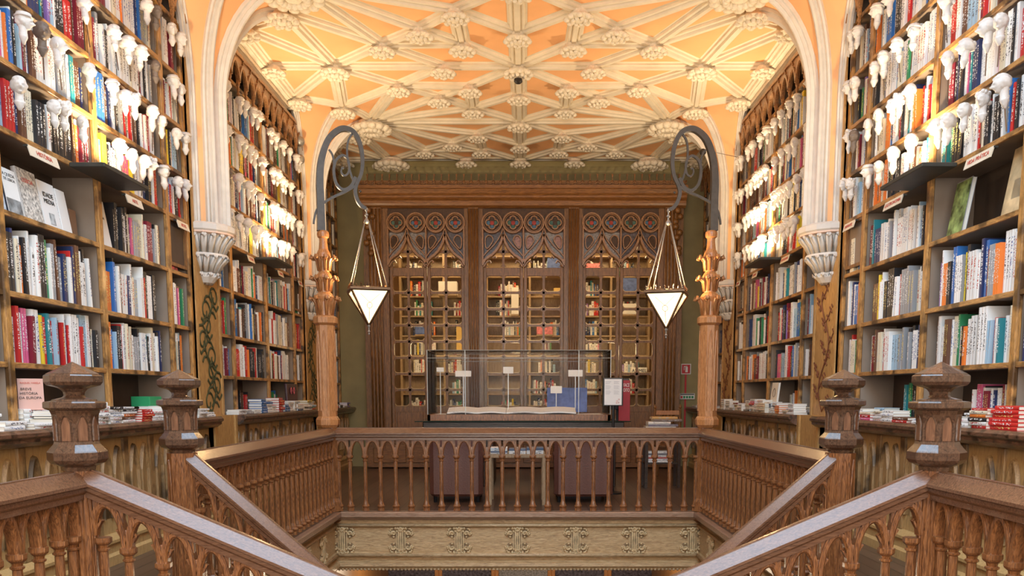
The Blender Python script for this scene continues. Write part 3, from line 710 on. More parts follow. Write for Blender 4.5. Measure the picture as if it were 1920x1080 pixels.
hb = books_object('book', [dict(o=(-(XW+.02), 11.35, 1.12), a=(1, 0, 0), u=(0, 0, 1), n=(0, -1, 0), t=.03, h=.26, d=.46, c=(.05, .02, .03), ink=(0, 0, 0))], None, (0, 0, 0)); bpy.data.objects.remove(hb)
fb, deco, lett = face_book(-1, 11.3, 1.13, .50, .26, .03, (.06, .02, .03), 'wide dark book with pink flowers standing on middle left counter', lean=.04, x_in=XW-.08)
o_ = Vector(fb['_w']); mb = MB()
for a in (.15, .30): 
    mb.lathe([(.002, 0), (.045, .0), (.06, .002), (.002, .004)], (0, 0, 0), 12)
mb = MB(); 
for a in (.17, .31):
    for k in range(8):
        q = 2*pi*k/8; mb.sphere(tuple(o_+Vector((.004, a+.03*cos(q), .17+.03*sin(q)))), .018, 6, 4, (.15, 1, 1))
mb.build('printed_flowers', 'photo_pink', fb)
pile(-1, 11.28, XP-.0, 4, rnd, None, .022, .26, .18, (-1, 'middle', 92, 'pile')); pile(-1, 11.56, XP-.0, 4, rnd, None, .022, .26, .18, (-1, 'middle', 93, 'pile'))
# books on the shelves of the room behind the glazed screen
for (bx0, bx1) in ((-2.25, -1.5), (-1.45, -.75), (-.55, .15), (.2, .85), (1.05, 1.7), (1.75, 2.4)):
    for z in (.9, 1.27, 1.64, 2.01, 2.38, 2.75, 3.12, 3.49):
        if rnd.random() < .22: continue
        x = bx0+rnd.uniform(.02, .25)
        while x < bx1-rnd.uniform(.02, .3):
            nm, c, _ = pick(rnd); t = rnd.uniform(.02, .05); h = rnd.uniform(.18, .29)
            ALL.append(dict(o=(x, 16.62, z+.003), a=(1, 0, 0), u=(0, 0, 1), n=(0, -1, 0), t=t*.97, h=h, d=.18, c=c, ink=inkfor(c, rnd), name=nm, key=(0, 'room', 0, 0), s=0, y=0, kind='room')); x += t
# choose the books that show largest as individuals
def psize(d):
    o = Vector(d['o'])+Vector(d['a'])*d['t']*.5+Vector(d['u'])*d['h']*.5; x, y = proj(*o)
    if x < -8 or x > 1928 or y < -25 or y > 1085: return 0
    return d['t']*d['h']/(o.y*o.y)*(1.6 if d['kind'] == 'flat' else 1)
for d in ALL: d['ps'] = psize(d) if d['kind'] != 'room' else 0
ALL.sort(key=lambda d: -d['ps'])
nface = 14
solo = [d for d in ALL[:300-nface] if d['ps'] > 0]; rest_ = ALL[len(solo):]
SZ = lambda d: ('thick ' if d['t'] > .035 else ('thin ' if d['t'] < .021 else ''))
ROWN = ['counter-level', 'first', 'second', 'third', 'fourth', 'fifth', 'sixth', 'seventh', 'eighth']
rows = {}
for d in ALL:
    if d['ps'] > 0 and d['kind'] == 'up': rows.setdefault(d['key'], []).append(d)
for k, l in rows.items():
    l.sort(key=lambda d: d['y']*(-d['s']))
    for i, d in enumerate(l): d['ord'] = i+1
piles = {}
for d in ALL:
    if d['kind'] == 'flat': piles.setdefault((d['s'], d['key'][1], d['key'][3]), {}).setdefault(d['key'], []).append(d)
for k, dd in piles.items():
    vis = [q for q in dd.values() if any(e['ps'] > 0 for e in q)]
    vis.sort(key=lambda q: q[0]['y']*(-q[0]['s']))
    for i, q in enumerate(vis):
        q.sort(key=lambda e: e['z'])
        for e in q: e['pord'] = i+1
CN = {('near', 0): 'outermost bay', ('near', 1): 'outer wide bay', ('near', 2): 'inner wide bay', ('near', 3): 'narrow bay'}
CN = {('near', 1): 'edge bay', ('near', 2): 'middle bay', ('near', 3): 'pilaster bay'}
nb = 0
def compname(key):
    s, bn, ci, ri = key
    if bn == 'near':
        return {0: 'edge bay', 1: 'edge bay', 2: 'second bay', 3: 'third bay', 4: 'narrow bay'}[ci]
    if bn == 'middle': return {0: 'narrow bay', 1: 'first wide bay', 2: 'second wide bay', 3: 'end narrow bay'}[ci]
    return 'bay %s' % ordn(ci+1)
# near bay has compartments 0: to 5.37 ; 1: 5.37-6.62 ; 2: 6.62-7.87 ; 3: narrow
def compname(key):
    s, bn, ci, ri = key
    if bn == 'near': return {0: 'photo-edge bay', 1: 'outer wide bay', 2: 'inner wide bay', 3: 'narrow bay', 4: 'narrow bay'}[ci]
    if bn == 'middle': return {0: 'first narrow bay', 1: 'first wide bay', 2: 'second wide bay', 3: 'last narrow bay'}[ci]
    return 'bay '+ordn(ci+1)
for d in solo:
    o = tuple(Vector(d['o'])); sd = SN[d['s']]
    ob = books_object('book', [d], None, o)
    if d['kind'] == 'up':
        lab = '%s%s book, %s from left, %s shelf, %s, %s %s bookcase' % (SZ(d), d['name'], ordn(d['ord']), ROWN[d['key'][3]], compname(d['key']), d['key'][1], sd)
        grp = 'upright books on the %s %s bookcase' % (d['key'][1], sd)
    else:
        n = d['tot']; p = d['pos']; w_ = 'topmost' if p == n-1 else ('bottom' if p == 0 else ordn(p+1)+' up')
        lab = '%s book lying %s in %s %s from left, %s %s counter' % (d['name'], w_, ordn(d['pord']), d['key'][3], d['key'][1], sd)
        grp = 'books lying in piles on the counters'
    tag(ob, lab, 'book', grp)
for i in range(0, 1):
    ob = books_object('books', rest_); tag(ob, 'rows of smaller upright and piled books on all the remaining shelves', 'books', 'books on the shelves', 'stuff')
# ================================================================ PLASTER HEADS
def head_mesh(var, rnd):
    """bust head facing +X, origin at neck base; head about .10 wide, .19 tall"""
    mb = MB(); n, m = 36, 26; rings = []
    for i in range(m+1):
        ph = pi*i/m; z = -cos(ph); r = sin(ph); ring = []
        for j in range(n):
            a = 2*pi*j/n; x, y = r*cos(a), r*sin(a)
            sx, sy, sz = .054, .044, .062
            if z < 0: sx *= 1-.14*(-z); sy *= 1-.30*(-z)**1.2
            X, Y, Z = x*sx, y*sy, z*sz; f = max(0, cos(a))*r
            if f > 0:
                g = lambda zz, w: math.exp(-((z-zz)/w)**2)
                fa = math.exp(-(Y/.009)**2)
                X += .024*fa*g(-.18, .17)*f              # nose
                X += .009*g(.12, .10)*f*math.exp(-(abs(Y)-.016)**2/.0002)  # brow
                X -= .012*g(-.03, .10)*math.exp(-((abs(Y)-.016)/.009)**2)*f  # eye sockets
                X += .005*fa*g(-.46, .07)*f; X -= .004*fa*g(-.56, .05)*f  # lips
                X += .015*math.exp(-(Y/.016)**2)*g(-.76, .14)*f          # chin
                if var == 1: X += .018*g(-.72, .25)*f+.003*sin(Y*600)*g(-.7, .25); Z -= .022*g(-.85, .25)*f
            hair = (x < .25 or z > .55) and z > -.55
            if hair and var != 2:
                k = 1.12+.07*sin(6*a+3*z)+.05*sin(12*z+5*a); X *= k; Y *= k*1.06; Z *= 1+.06*(z > 0)
                if var == 3 and x < 0: X -= .014*(1-z); 
            ring.append((X, Y, Z+.108))
        rings.append(ring)
    mb.loft(rings, 0, False, True, True)
    for s in (-1, 1): mb.sphere((-.002, s*.044, .100), .013, 6, 4, (.7, .4, 1.2))
    if var == 3:
        mb.sphere((-.055, 0, .125), .026, 8, 5)
    if var == 4:
        for k in range(14):
            q = 2*pi*k/14; mb.sphere((.040*cos(q)-.006, .038*sin(q), .148+.012*sin(3*q)), .019, 6, 4)
        for k in range(6): mb.sphere((-.04, -.035+.014*k, .095-.01*(k % 2)), .018, 6, 4)
    if var == 5:
        mb.lathe([(.058, .135), (.066, .139), (.055, .148), (.05, .165), (.002, .176)], (-.004, 0, 0), 12, smooth=True)
    neck = [(.026, .0), (.030, .016), (.027, .03), (.028, .055), (.034, .085)]
    mb.lathe(neck, (-.010, 0, 0), 12, smooth=True)
    mb.lathe([(.002, -.055), (.010, -.05), (.018, -.028), (.028, -.006), (.029, .008), (.02, .012)], (-.008, 0, 0), 10, smooth=True, sx=1, sy=1.25)
    return mb
hp = [(head_mesh(v, rnd).build('head_mesh', 'plaster'), nm) for v, nm in ((0, 'short-haired'), (1, 'bearded'), (2, 'bald'), (3, 'long-haired'), (4, 'curly-haired'), (5, 'capped'))]
hm = [(o.data, nm) for o, nm in hp]
for o, _ in hp: bpy.data.objects.remove(o)
bm_ = [me.copy() for me, _ in hm]
for b_ in bm_: b_.materials.clear(); b_.materials.append(M['brownhead'])
standm = MB().lathe([(.004, 0), (.004, .10)], (0, 0, 0), 6); so = standm.build('stand_rod', 'bronze'); rodm = so.data; bpy.data.objects.remove(so)
HL = []
for s in (-1, 1):
    for bn, y0, y1, st in BAYS[:2]:
        ys = [y0+.03]+st+[y1-.03]
        for ci, (a, b_) in enumerate(zip(ys[:-1], ys[1:])):
            wide = b_-a > .8
            for ri in (4, 5, 6, 7):
                if bn == 'near' and ci == 0: cand = [5.12] if ri < 7 else []
                elif wide:
                    n = rnd.choice([4, 4, 5]) if bn == 'near' else rnd.choice([4, 5, 6]); cand = [a+.12+(b_-a-.24)*(i+rnd.uniform(.15, .85))/n for i in range(n)]
                else: cand = [a+.10+(b_-a-.2)*(i+.5)/2+rnd.uniform(-.04, .04) for i in range(2)]
                last = -9
                for y in cand:
                    if y-last < .115: y = last+.115
                    if y > b_-.07: continue
                    last = y
                    if bn in UP and abs(y-UP[bn]) < .09 and ri == 4 and 0: continue
                    z = SH[ri]+rnd.uniform(.165, .20)
                    px = proj(s*(XW-.06), y, z+.1)
                    if not (-12 < px[0] < 1932 and -12 < px[1] < 1080): continue
                    HL.append([s, bn, ri, y, z])
key = {}
for h in HL: key.setdefault((h[0], h[1], h[2]), []).append(h)
for k, l in key.items():
    l.sort(key=lambda h: h[3]*(-h[0]))
    for i, (s, bn, ri, y, z) in enumerate(l):
        v = rnd.randrange(6); dark = rnd.random() < .045; sc = rnd.uniform(.84, .98)
        me = bm_[v] if dark else hm[v][0]
        o = bpy.data.objects.new('plaster_head', me); col.objects.link(o)
        o.location = (s*(XW-.072), y, z); o.scale = (sc,)*3
        base = 0 if s < 0 else pi
        o.rotation_euler = (0, rnd.uniform(-.12, .12), base+rnd.choice([-.9, -.6, -.3, .1, .4])*( 1 if s < 0 else -1))
        tag(o, '%s %s plaster head, %s from left, %s shelf, %s %s bookcase' % ('dark' if dark else 'white', hm[v][1], ordn(i+1), ROWN[ri], bn, SN[s]), 'sculpture', 'plaster heads hung in front of the books')
        # bracket: thin rod from the shelf edge up into the bust
        zb = SH[ri]; r_ = bpy.data.objects.new('stand_rod', rodm); col.objects.link(r_); r_.parent = o
        r_.location = (-.008, 0, -(z-zb)/sc-.01/sc+.004); r_.scale = (1, 1, max(.2, (z-zb-.02)/sc/.10))
# ================================================================ SHELF SIGNS
def shelf_sign(s, y, w, txt, z=2.80, lab=''):
    r = thing('shelf_sign', lab, 'sign', (s*(XW-.03), y, z), 'cream shelf signs')
    up = Vector((-s*sin(-.35), 0, cos(.35))); x = s*(XW-.055)
    mb = MB(); mb.poly([(x, y-w/2, z-.035), (x, y+w/2, z-.035), (x+s*.02, y+w/2, z+.035), (x+s*.02, y-w/2, z+.035)], (s*.008, 0, 0)); pl_ = mb.build('plate', 'signcream', r)
    MB().box(x+s*.02, x+s*.05, y-w/2, y+w/2, z+.022, z+.034).build('bracket', 'ledge', r)
    X = Vector((0, 1, 0)) if s < 0 else Vector((0, -1, 0)); U = Vector((s*.02, 0, .07)).normalized()
    R = Matrix((X, U, X.cross(U))).transposed().to_euler()
    text('lettering', txt, .042, (x+s*.008, y, z), R, 'signred', pl_)
for s, y, w, t_, lb in ((-1, 5.83, .34, 'HISTÓRIA', 'cream HISTORIA sign hanging under the near left fourth shelf'), (-1, 7.14, .28, 'ARTE', 'cream sign with red lettering over the white boxed book, left'), (-1, P1-.56, .26, 'ARTES', 'small cream sign in the narrow bay of the near left bookcase'),
                    (1, 5.86, .34, 'VIDA PRÁTICA', 'cream VIDA PRATICA sign beside the beige poster board, right'), (1, 7.18, .34, 'GASTRONOMIA', 'cream sign under fourth shelf, inner wide bay, near right bookcase'), (1, P1-.56, .26, 'INFANTIL', 'small cream sign in the narrow bay of near right bookcase'),
                    (-1, 10.1, .22, 'POESIA', 'cream sign in first wide bay of middle left bookcase'), (-1, 11.3, .22, 'TEATRO', 'cream sign in second wide bay of middle left bookcase'), (-1, P1+.55, .2, 'CIÊNCIA', 'cream sign just behind the first left capital'), (-1, P2-.55, .2, 'MÚSICA', 'cream sign in last narrow bay of middle left bookcase'),
                    (1, 10.1, .3, 'FOTOGRAFIA', 'cream sign in first wide bay of middle right bookcase'), (1, 11.4, .22, 'DESIGN', 'cream sign in second wide bay of middle right bookcase'), (1, P2-.55, .2, 'CINEMA', 'cream sign in last narrow bay of middle right bookcase')):
    shelf_sign(s, y, w, t_ if abs(w) > .25 or 1 else '', 2.80, lb)
# ================================================================ NEWEL POSTS
def lancet_faces(mb, c, r, z0, z1, n=8, rot=pi/8, w=.62, mi=1, rib=.006, only=None):
    ap = r*cos(pi/n); half = r*sin(pi/n)*w
    for j in range(n):
        a = rot+pi/n+2*pi*j/n; d = Vector((cos(a), sin(a), 0)); t = Vector((-sin(a), cos(a), 0)); cc = Vector(c)+d*(ap+.001)
        H = z1-z0; pts = [(-1, 0), (-1, .62)]+[(-1+.2*k, .62+.38*(1-(1-.2*k)**1.8)) for k in range(1, 6)]+[(.2*k, .62+.38*(1-(.2*k)**1.8)) for k in range(1, 6)]+[(1, 0)]
        P = [cc+t*(u*half)+Vector((0, 0, z0+H*v)) for u, v in pts]
        mb.poly([tuple(p) for p in P], tuple(d*.002), mi)
        mb.sweep([tuple(p) for p in P], [(-.004, 0), (0, rib), (.004, 0)], tuple(d), 0)
NEWELTOP = [(.002, 1.400), (.112, 1.345), (.112, 1.341), (.118, 1.340), (.123, 1.335), (.123, 1.308), (.112, 1.293), (.07, 1.282), (.058, 1.276), (.046, 1.262), (.043, 1.247), (.05, 1.238), (.085, 1.229), (.093, 1.228), (.095, 1.222), (.128, 1.218), (.132, 1.212), (.132, 1.190), (.124, 1.184), (.106, 1.178), (.099, 1.16), (.094, 1.12), (.094, 1.035), (.098, 1.022), (.124, .992), (.128, .986), (.128, .952), (.115, .935), (.075, .918), (.072, .90)]
for s in (-1, 1):
    for y, nm, rb in ((YNN, 'near', .066), (YFN, 'far', .088)):
        r = thing('newel_post', 'dark octagonal newel post with pointed cap, %s one on the %s' % ('nearest' if nm == 'near' else 'farther', SN[s]), 'newel post', (s*RX, y, 0), 'octagonal newel posts')
        c = (s*RX, y, 0)
        MB().lathe(NEWELTOP[:12], c, 8, pi/8).build('cap', 'newel', r)
        mb = MB().lathe(NEWELTOP[11:], c, 8, pi/8); lancet_faces(mb, c, .094, 1.04, 1.155); mb.build('head', ['newel', 'newelin'], r)
        mb = MB().lathe([(rb, .90), (rb, .10), (rb*1.2, .07), (rb*1.2, -.30), (rb*.4, -.36), (.002, -.40)], c, 8, pi/8)
        lancet_faces(mb, c, rb, .12 if nm == 'near' else .45, .86, w=.6)
        if nm == 'far': lancet_faces(mb, c, rb, .12, .42, w=.6)
        mb.build('shaft', ['rail', 'rail'], r)
# ================================================================ BALUSTRADES
RAILP = [(-.022, 0), (-.070, -.048), (-.074, -.052), (-.074, -.066), (-.056, -.074), (-.056, -.092), (-.044, -.104), (-.044, -.128), (.044, -.128), (.044, -.104), (.056, -.092), (.056, -.074), (.074, -.066), (.074, -.052), (.070, -.048), (.022, 0)]
def balustrade(label, p0, p1, n, slope=0, ztop=.895, sill='kerb', cusp=False, group='carved oak balustrades', rtop='railtop', bal0=0, bal1=None):
    """p0,p1 in plan; local x runs from p0 to p1; slope = dz/dx"""
    p0 = Vector((*p0, 0)); p1 = Vector((*p1, 0)); Ln = (p1-p0).length; ang = math.atan2(p1.y-p0.y, p1.x-p0.x)
    root = thing('balustrade', label, 'balustrade', (0, 0, 0), group)
    sh = lambda x, z: z+slope*x
    mb = MB(); prof = [(y, ztop+z) for y, z in RAILP]
    mb.loft([[(x, y, sh(x, z)) for y, z in prof] for x in (0, Ln)], 0, True, True)
    mb.sweep([(0, .0, sh(0, ztop+.001)), (Ln, .0, sh(Ln, ztop+.001))], [(-.012, -.002), (-.012, .004), (.012, .004), (.012, -.002)], (0, 0, 1))
    mb.build('handrail', rtop, root)
    bw = Ln/n; zc = .60; zt = ztop-.125
    # arcade of pointed arches
    mb = MB(); N = 10
    for i in range(n):
        x0 = i*bw
        P = []
        for j in range(2*N+1):
            u = -1+j/N; q = abs(u)
            z = zc+(zt-zc-.012)*((1-q**2.2)**.62 if q < 1 else 0)
            P.append((x0+bw*.5+u*bw*.5*.86, z))
        P = [(x0+bw*.07, zc-.0)]+P[1:-1]+[(x0+bw*.93, zc)]
        A = [(x, -.012, sh(x, z)) for x, z in P]; B = [(x, -.012, sh(x, zt+.002)) for x, z in P]
        # spandrels (recessed) with a pierced feel: only fill above the arch near the edges
        mb.strip([a for a in A], [b_ for b_ in B], (0, .024, 0))
        # pillars of the arcade between arches
        pr = [(-.010, -.026), (.010, -.026), (.010, .026), (-.010, .026)]
        Q = [Vector((x, 0, sh(x, z))) for x, z in P]
        mb.sweep([tuple(q) for q in Q], [(-.028, -.012), (-.028, .004), (-.018, .013), (.018, .013), (.028, .004), (.028, -.012)], [tuple((Vector((x0+bw/2, 0, sh(x0+bw/2, zc)))-q).normalized()) for q in Q], caps=True)
        # outer archivolt lines
        P2 = [(x0+bw*.5+(x-x0-bw*.5)*1.13, min(zt+.01, zc+(z-zc)*1.13+.004)) for x, z in P]
        Q2 = [Vector((x, 0, sh(x, z))) for x, z in P2]
        mb.sweep([tuple(q) for q in Q2], [(-.024, -.007), (-.024, .007), (.024, .007), (.024, -.007)], [tuple((Vector((x0+bw/2, 0, sh(x0+bw/2, zc)))-q).normalized()) for q in Q2])
        if cusp:
            for sg in (-1, 1):
                xx = x0+bw*.5+sg*bw*.30
                mb.sweep([(xx+sg*.018, 0, sh(xx, zc+.10)), (xx-sg*.012, 0, sh(xx, zc+.075)), (xx+sg*.006, 0, sh(xx, zc+.045)), (xx+sg*.026, 0, sh(xx, zc+.04))], [(-.014, -.006), (-.014, .006), (.014, .006), (.014, -.006)], (sg*.3, 0, 1))
    for i in range(n+1):
        x = i*bw; 
        if 0 < i < n: mb.loft([[(x+a*w, b_*w2, sh(x, z)) for a, b_ in ((-1, -1), (1, -1), (1, 1), (-1, 1))] for z, w, w2 in ((zc, .026, .027), (zc+.02, .019, .02), (zc+.09, .007, .014))], 0)
    mb.box(0, .001, -.001, .001, sh(0, zt), sh(0, zt)+.001)
    mb.build('arcade', 'rail', root)
    proto = None
    prof = [(.036, 0), (.036, .028), (.028, .032), (.040, .045), (.041, .056), (.030, .068), (.029, .078), (.022, .105), (.0205, .14), (.0195, .50), (.0185, .535), (.026, .54), (.027, .548), (.0195, .553), (.022, .565), (.034, .575), (.037, .582), (.037, .602)]
    for i in range(1 if bal0 == 0 else bal0, (n if bal1 is None else bal1)):
        x = i*bw
        if proto is None:
            proto = MB().lathe([(a*1.06, z) for a, z in prof], (0, 0, 0), 8, pi/8).build('baluster', 'rail', root); o = proto
        else:
            o = proto.copy(); col.objects.link(o); o.parent = root
        o.location = (x, 0, sh(x, 0))
    for x in (.045, Ln-.045):
        o = proto.copy(); col.objects.link(o); o.parent = root; o.location = (x, 0, sh(x, 0)); o.name = 'half_baluster'
    if sill:
        mb = MB(); pr = [(-.10, -.002), (-.11, -.012), (-.11, -.055), (-.09, -.068), (-.07, -.09), (.10, -.09), (.10, -.002)]
        mb.loft([[(x, y, sh(x, z)) for y, z in pr] for x in (-.0, Ln)], 0, True, True); mb.build('sill', sill, root)
    root.location = (p0.x, p0.y, 0); root.rotation_euler = (0, 0, ang)
    return root
balustrade('long carved balustrade across the gallery edge, facing the viewer', (-RX+.03, YC), (RX-.03, YC), 24, bal0=0)
for s in (-1, 1):
    # orientation chosen so the sill's lip faces the stair well
    a, b_ = ((s*RX, YFN+.06), (s*RX, YC-.04)); 
    if s > 0: a, b_ = b_, a
    balustrade('carved balustrade along the %s side of the stair well, corner column to newel' % SN[s], a, b_, 25, sill='kerby', rtop='railtopy')
    a, b_ = ((s*RX, .9), (s*RX, YNN-.05))
    if s > 0: a, b_ = b_, a
    balustrade('carved balustrade running toward the viewer from the nearest %s newel' % SN[s], a, b_, 19, sill='kerby', rtop='railtopy')
    # stair balustrades
    x0 = s*(RX-.05)
    Ln = 1.62; n = 10
    balustrade('sloping stair balustrade falling from the nearest %s newel' % SN[s], (x0, YNN), (s*(RX-.05-Ln), YNN), n, slope=-.436, ztop=.905, sill='kerb', cusp=True, group='sloping stair balustrades')
    Ln = 1.26; n = 8
    balustrade('steeper stair balustrade falling from the farther %s newel' % SN[s], (x0, YFN), (s*(RX-.05-Ln), YFN), n, slope=-.90, ztop=.915, sill='kerb', cusp=True, group='sloping stair balustrades')
    # treads of the flight
    fl_ = thing('stair_flight', 'flight of dark wooden steps going down from the %s landing' % SN[s], 'stairs', (s*RX, 4.57, 0)); 
    for k in range(9):
        xa = s*(RX-.05-.2*k); z = -.13*(k+1)
        tx = [(xa, YNN+.13, z), (xa-s*.22, YNN+.13, z), (xa-s*.22, YFN-.13, z), (xa, YFN-.13, z)]
        MB().poly([(p[0], p[1], z-.04) for p in tx], (0, 0, .04)).build('tread', 'floor', fl_)
    MB().poly([(s*(RX-.05), YNN+.13, -.25), (s*(RX-1.9), YNN+.13, -1.42), (s*(RX-1.9), YFN-.13, -1.42), (s*(RX-.05), YFN-.13, -.25)], (0, 0, -.05)).build('soffit', 'dark', fl_)
# ================================================================ GALLERY FASCIA
FZ = [(0, -.09), (0, -.135), (-.03, -.145), (-.035, -.165), (-.01, -.18), (.0, -.185), (0, -.455), (-.012, -.46), (-.035, -.475), (-.035, -.495), (-.02, -.505), (.01, -.515), (.01, -.535), (-.02, -.555), (-.055, -.565), (-.06, -.60), (-.045, -.615), (-.03, -.64), (.06, -.64), (.06, -.09)]
def ornament(root, c, ax, out, proto=[None]):
    """carved pilaster strip with four flower clusters; ax = along, out = outward"""
    if proto[0] is None:
        mb = MB()
        for sx in (-1, 1):
            for zz in (-.245, -.40): mb.poly([(sx*.078+.052*cos(q), -.006, zz+.05*sin(q)) for q in [2*pi*j/12+.13 for j in range(12)]], (0, .006, 0), 1)  # dark discs: crevice shade painted behind the flower clusters
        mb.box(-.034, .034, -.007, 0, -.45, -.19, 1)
        for u in (-.022, 0, .022): mb.box(u-.007, u+.007, -.028, .0, -.45, -.19)
        for sx in (-1, 1):
            mb.box(sx*.045-.004, sx*.045+.004, -.012, 0, -.44, -.2)
            for sz, zz in ((1, -.245), (-1, -.40)):
                x = sx*.078
                pts = [(x+.030*cos(a)*(1-k*.05)*sx, -.020, zz+sz*.028*sin(a)*(1-k*.05)) for k, a in [(k, -.6+k*.5) for k in range(12)]]
                mb.tube(pts, .012, 5, (0, 1, .01), scale=[1.2-.05*k for k in range(12)])
                for k in range(5):
                    a = 2*pi*k/5+.3; mb.sphere((x+.011*cos(a), -.018, zz+.011*sin(a)), .009, 6, 4)
                for dx, dz in ((.036, .034), (.036, -.018), (-.02, .045), (.015, .052), (.045, .010), (.0, -.04), (-.035, .02), (.028, .05), (.05, -.005)): mb.sphere((x+sx*dx, -.012, zz+sz*dz), .014, 6, 4, (1, .8, 1))
        for zz, sz in ((-.20, 1), (-.445, -1)):
            for k in range(7):
                a = 2*pi*k/7; mb.sphere((.019*cos(a), -.028, zz+.019*sin(a)), .012, 6, 4)
            for dx in (-.055, -.03, .03, .055): mb.sphere((dx, -.022, zz+sz*.012), .017, 6, 4, (1, .7, .8))
            mb.poly([(-.045, -.012, zz-sz*.01), (.045, -.012, zz-sz*.01), (.012, -.012, zz-sz*.075), (-.012, -.012, zz-sz*.075)], (0, .012, 0))
        o = mb.build('carved_ornament', ['carve', 'creviceshade'], None); proto[0] = o; o.parent = root
    else:
        o = proto[0].copy(); col.objects.link(o); o.parent = root
    o.location = Vector(c)-Vector(root['_w']); o.rotation_euler = (0, 0, math.atan2(ax[1], ax[0])); return o
root = thing('gallery_fascia', 'pale oak fascia below the gallery edge with seven carved ornaments', 'fascia', (0, YC-.02, -.64), 'pale oak fascias round the stair well')
mb = MB().loft([[(x, YC-.02+y, z) for y, z in FZ] for x in (-RX+.02, RX-.02)], 0, True, True); mb.build('moulded_beam', 'fascia', root)
mb = MB(); 
for z, r in ((-.155, .018), (-.482, .02), (-.585, .026)):
    mb.sweep([(-RX, YC-.045, z), (RX, YC-.045, z)], [(r*cos(a), r*sin(a)) for a in [2*pi*k/8 for k in range(8)]], (0, 0, 1), smooth=True)
mb.build('roll_moulding', 'fasciatrim', root)
ds_ = MB()
for k in range(100): ds_.sphere((-RX+.02+k*.04, YC-.05, -.637), .016, 6, 4)
ds_.build('beaded_edge', 'fasciatrim', root)['kind'] = 'stuff'
for k in range(-3, 4): ornament(root, (k*.643*(.985), YC-.02, 0), (1, 0), (0, -1))
for s in (-1, 1):
    root = thing('gallery_fascia', 'pale oak fascia under the %s side balustrade of the stair well' % SN[s], 'fascia', (s*(RX-.02), 7, -.64), 'pale oak fascias round the stair well')
    mb = MB().loft([[(s*(RX-.02+y), yy, z) for y, z in FZ] for yy in (YFN-.1, YC)], 0, True, True); mb.build('moulded_beam', 'fascia', root)
    mb = MB()
    for z, r in ((-.155, .018), (-.482, .02), (-.585, .026)):
        mb.sweep([(s*(RX-.045), YFN, z), (s*(RX-.045), YC, z)], [(r*cos(a), r*sin(a)) for a in [2*pi*k/8 for k in range(8)]], (0, 0, 1), smooth=True)
    mb.build('roll_moulding', 'fasciatrim', root)
    for k in range(5): ornament(root, (s*(RX-.02), YC-.62-k*.643, 0), (0, -s) if s > 0 else (0, 1), None)
    # landing side panel near the viewer
    MB().loft([[(s*(RX-.02+y), yy, z) for y, z in FZ] for yy in (-.4, YNN+.02)], 0, True, True).build('fascia_near', 'fascia', root)
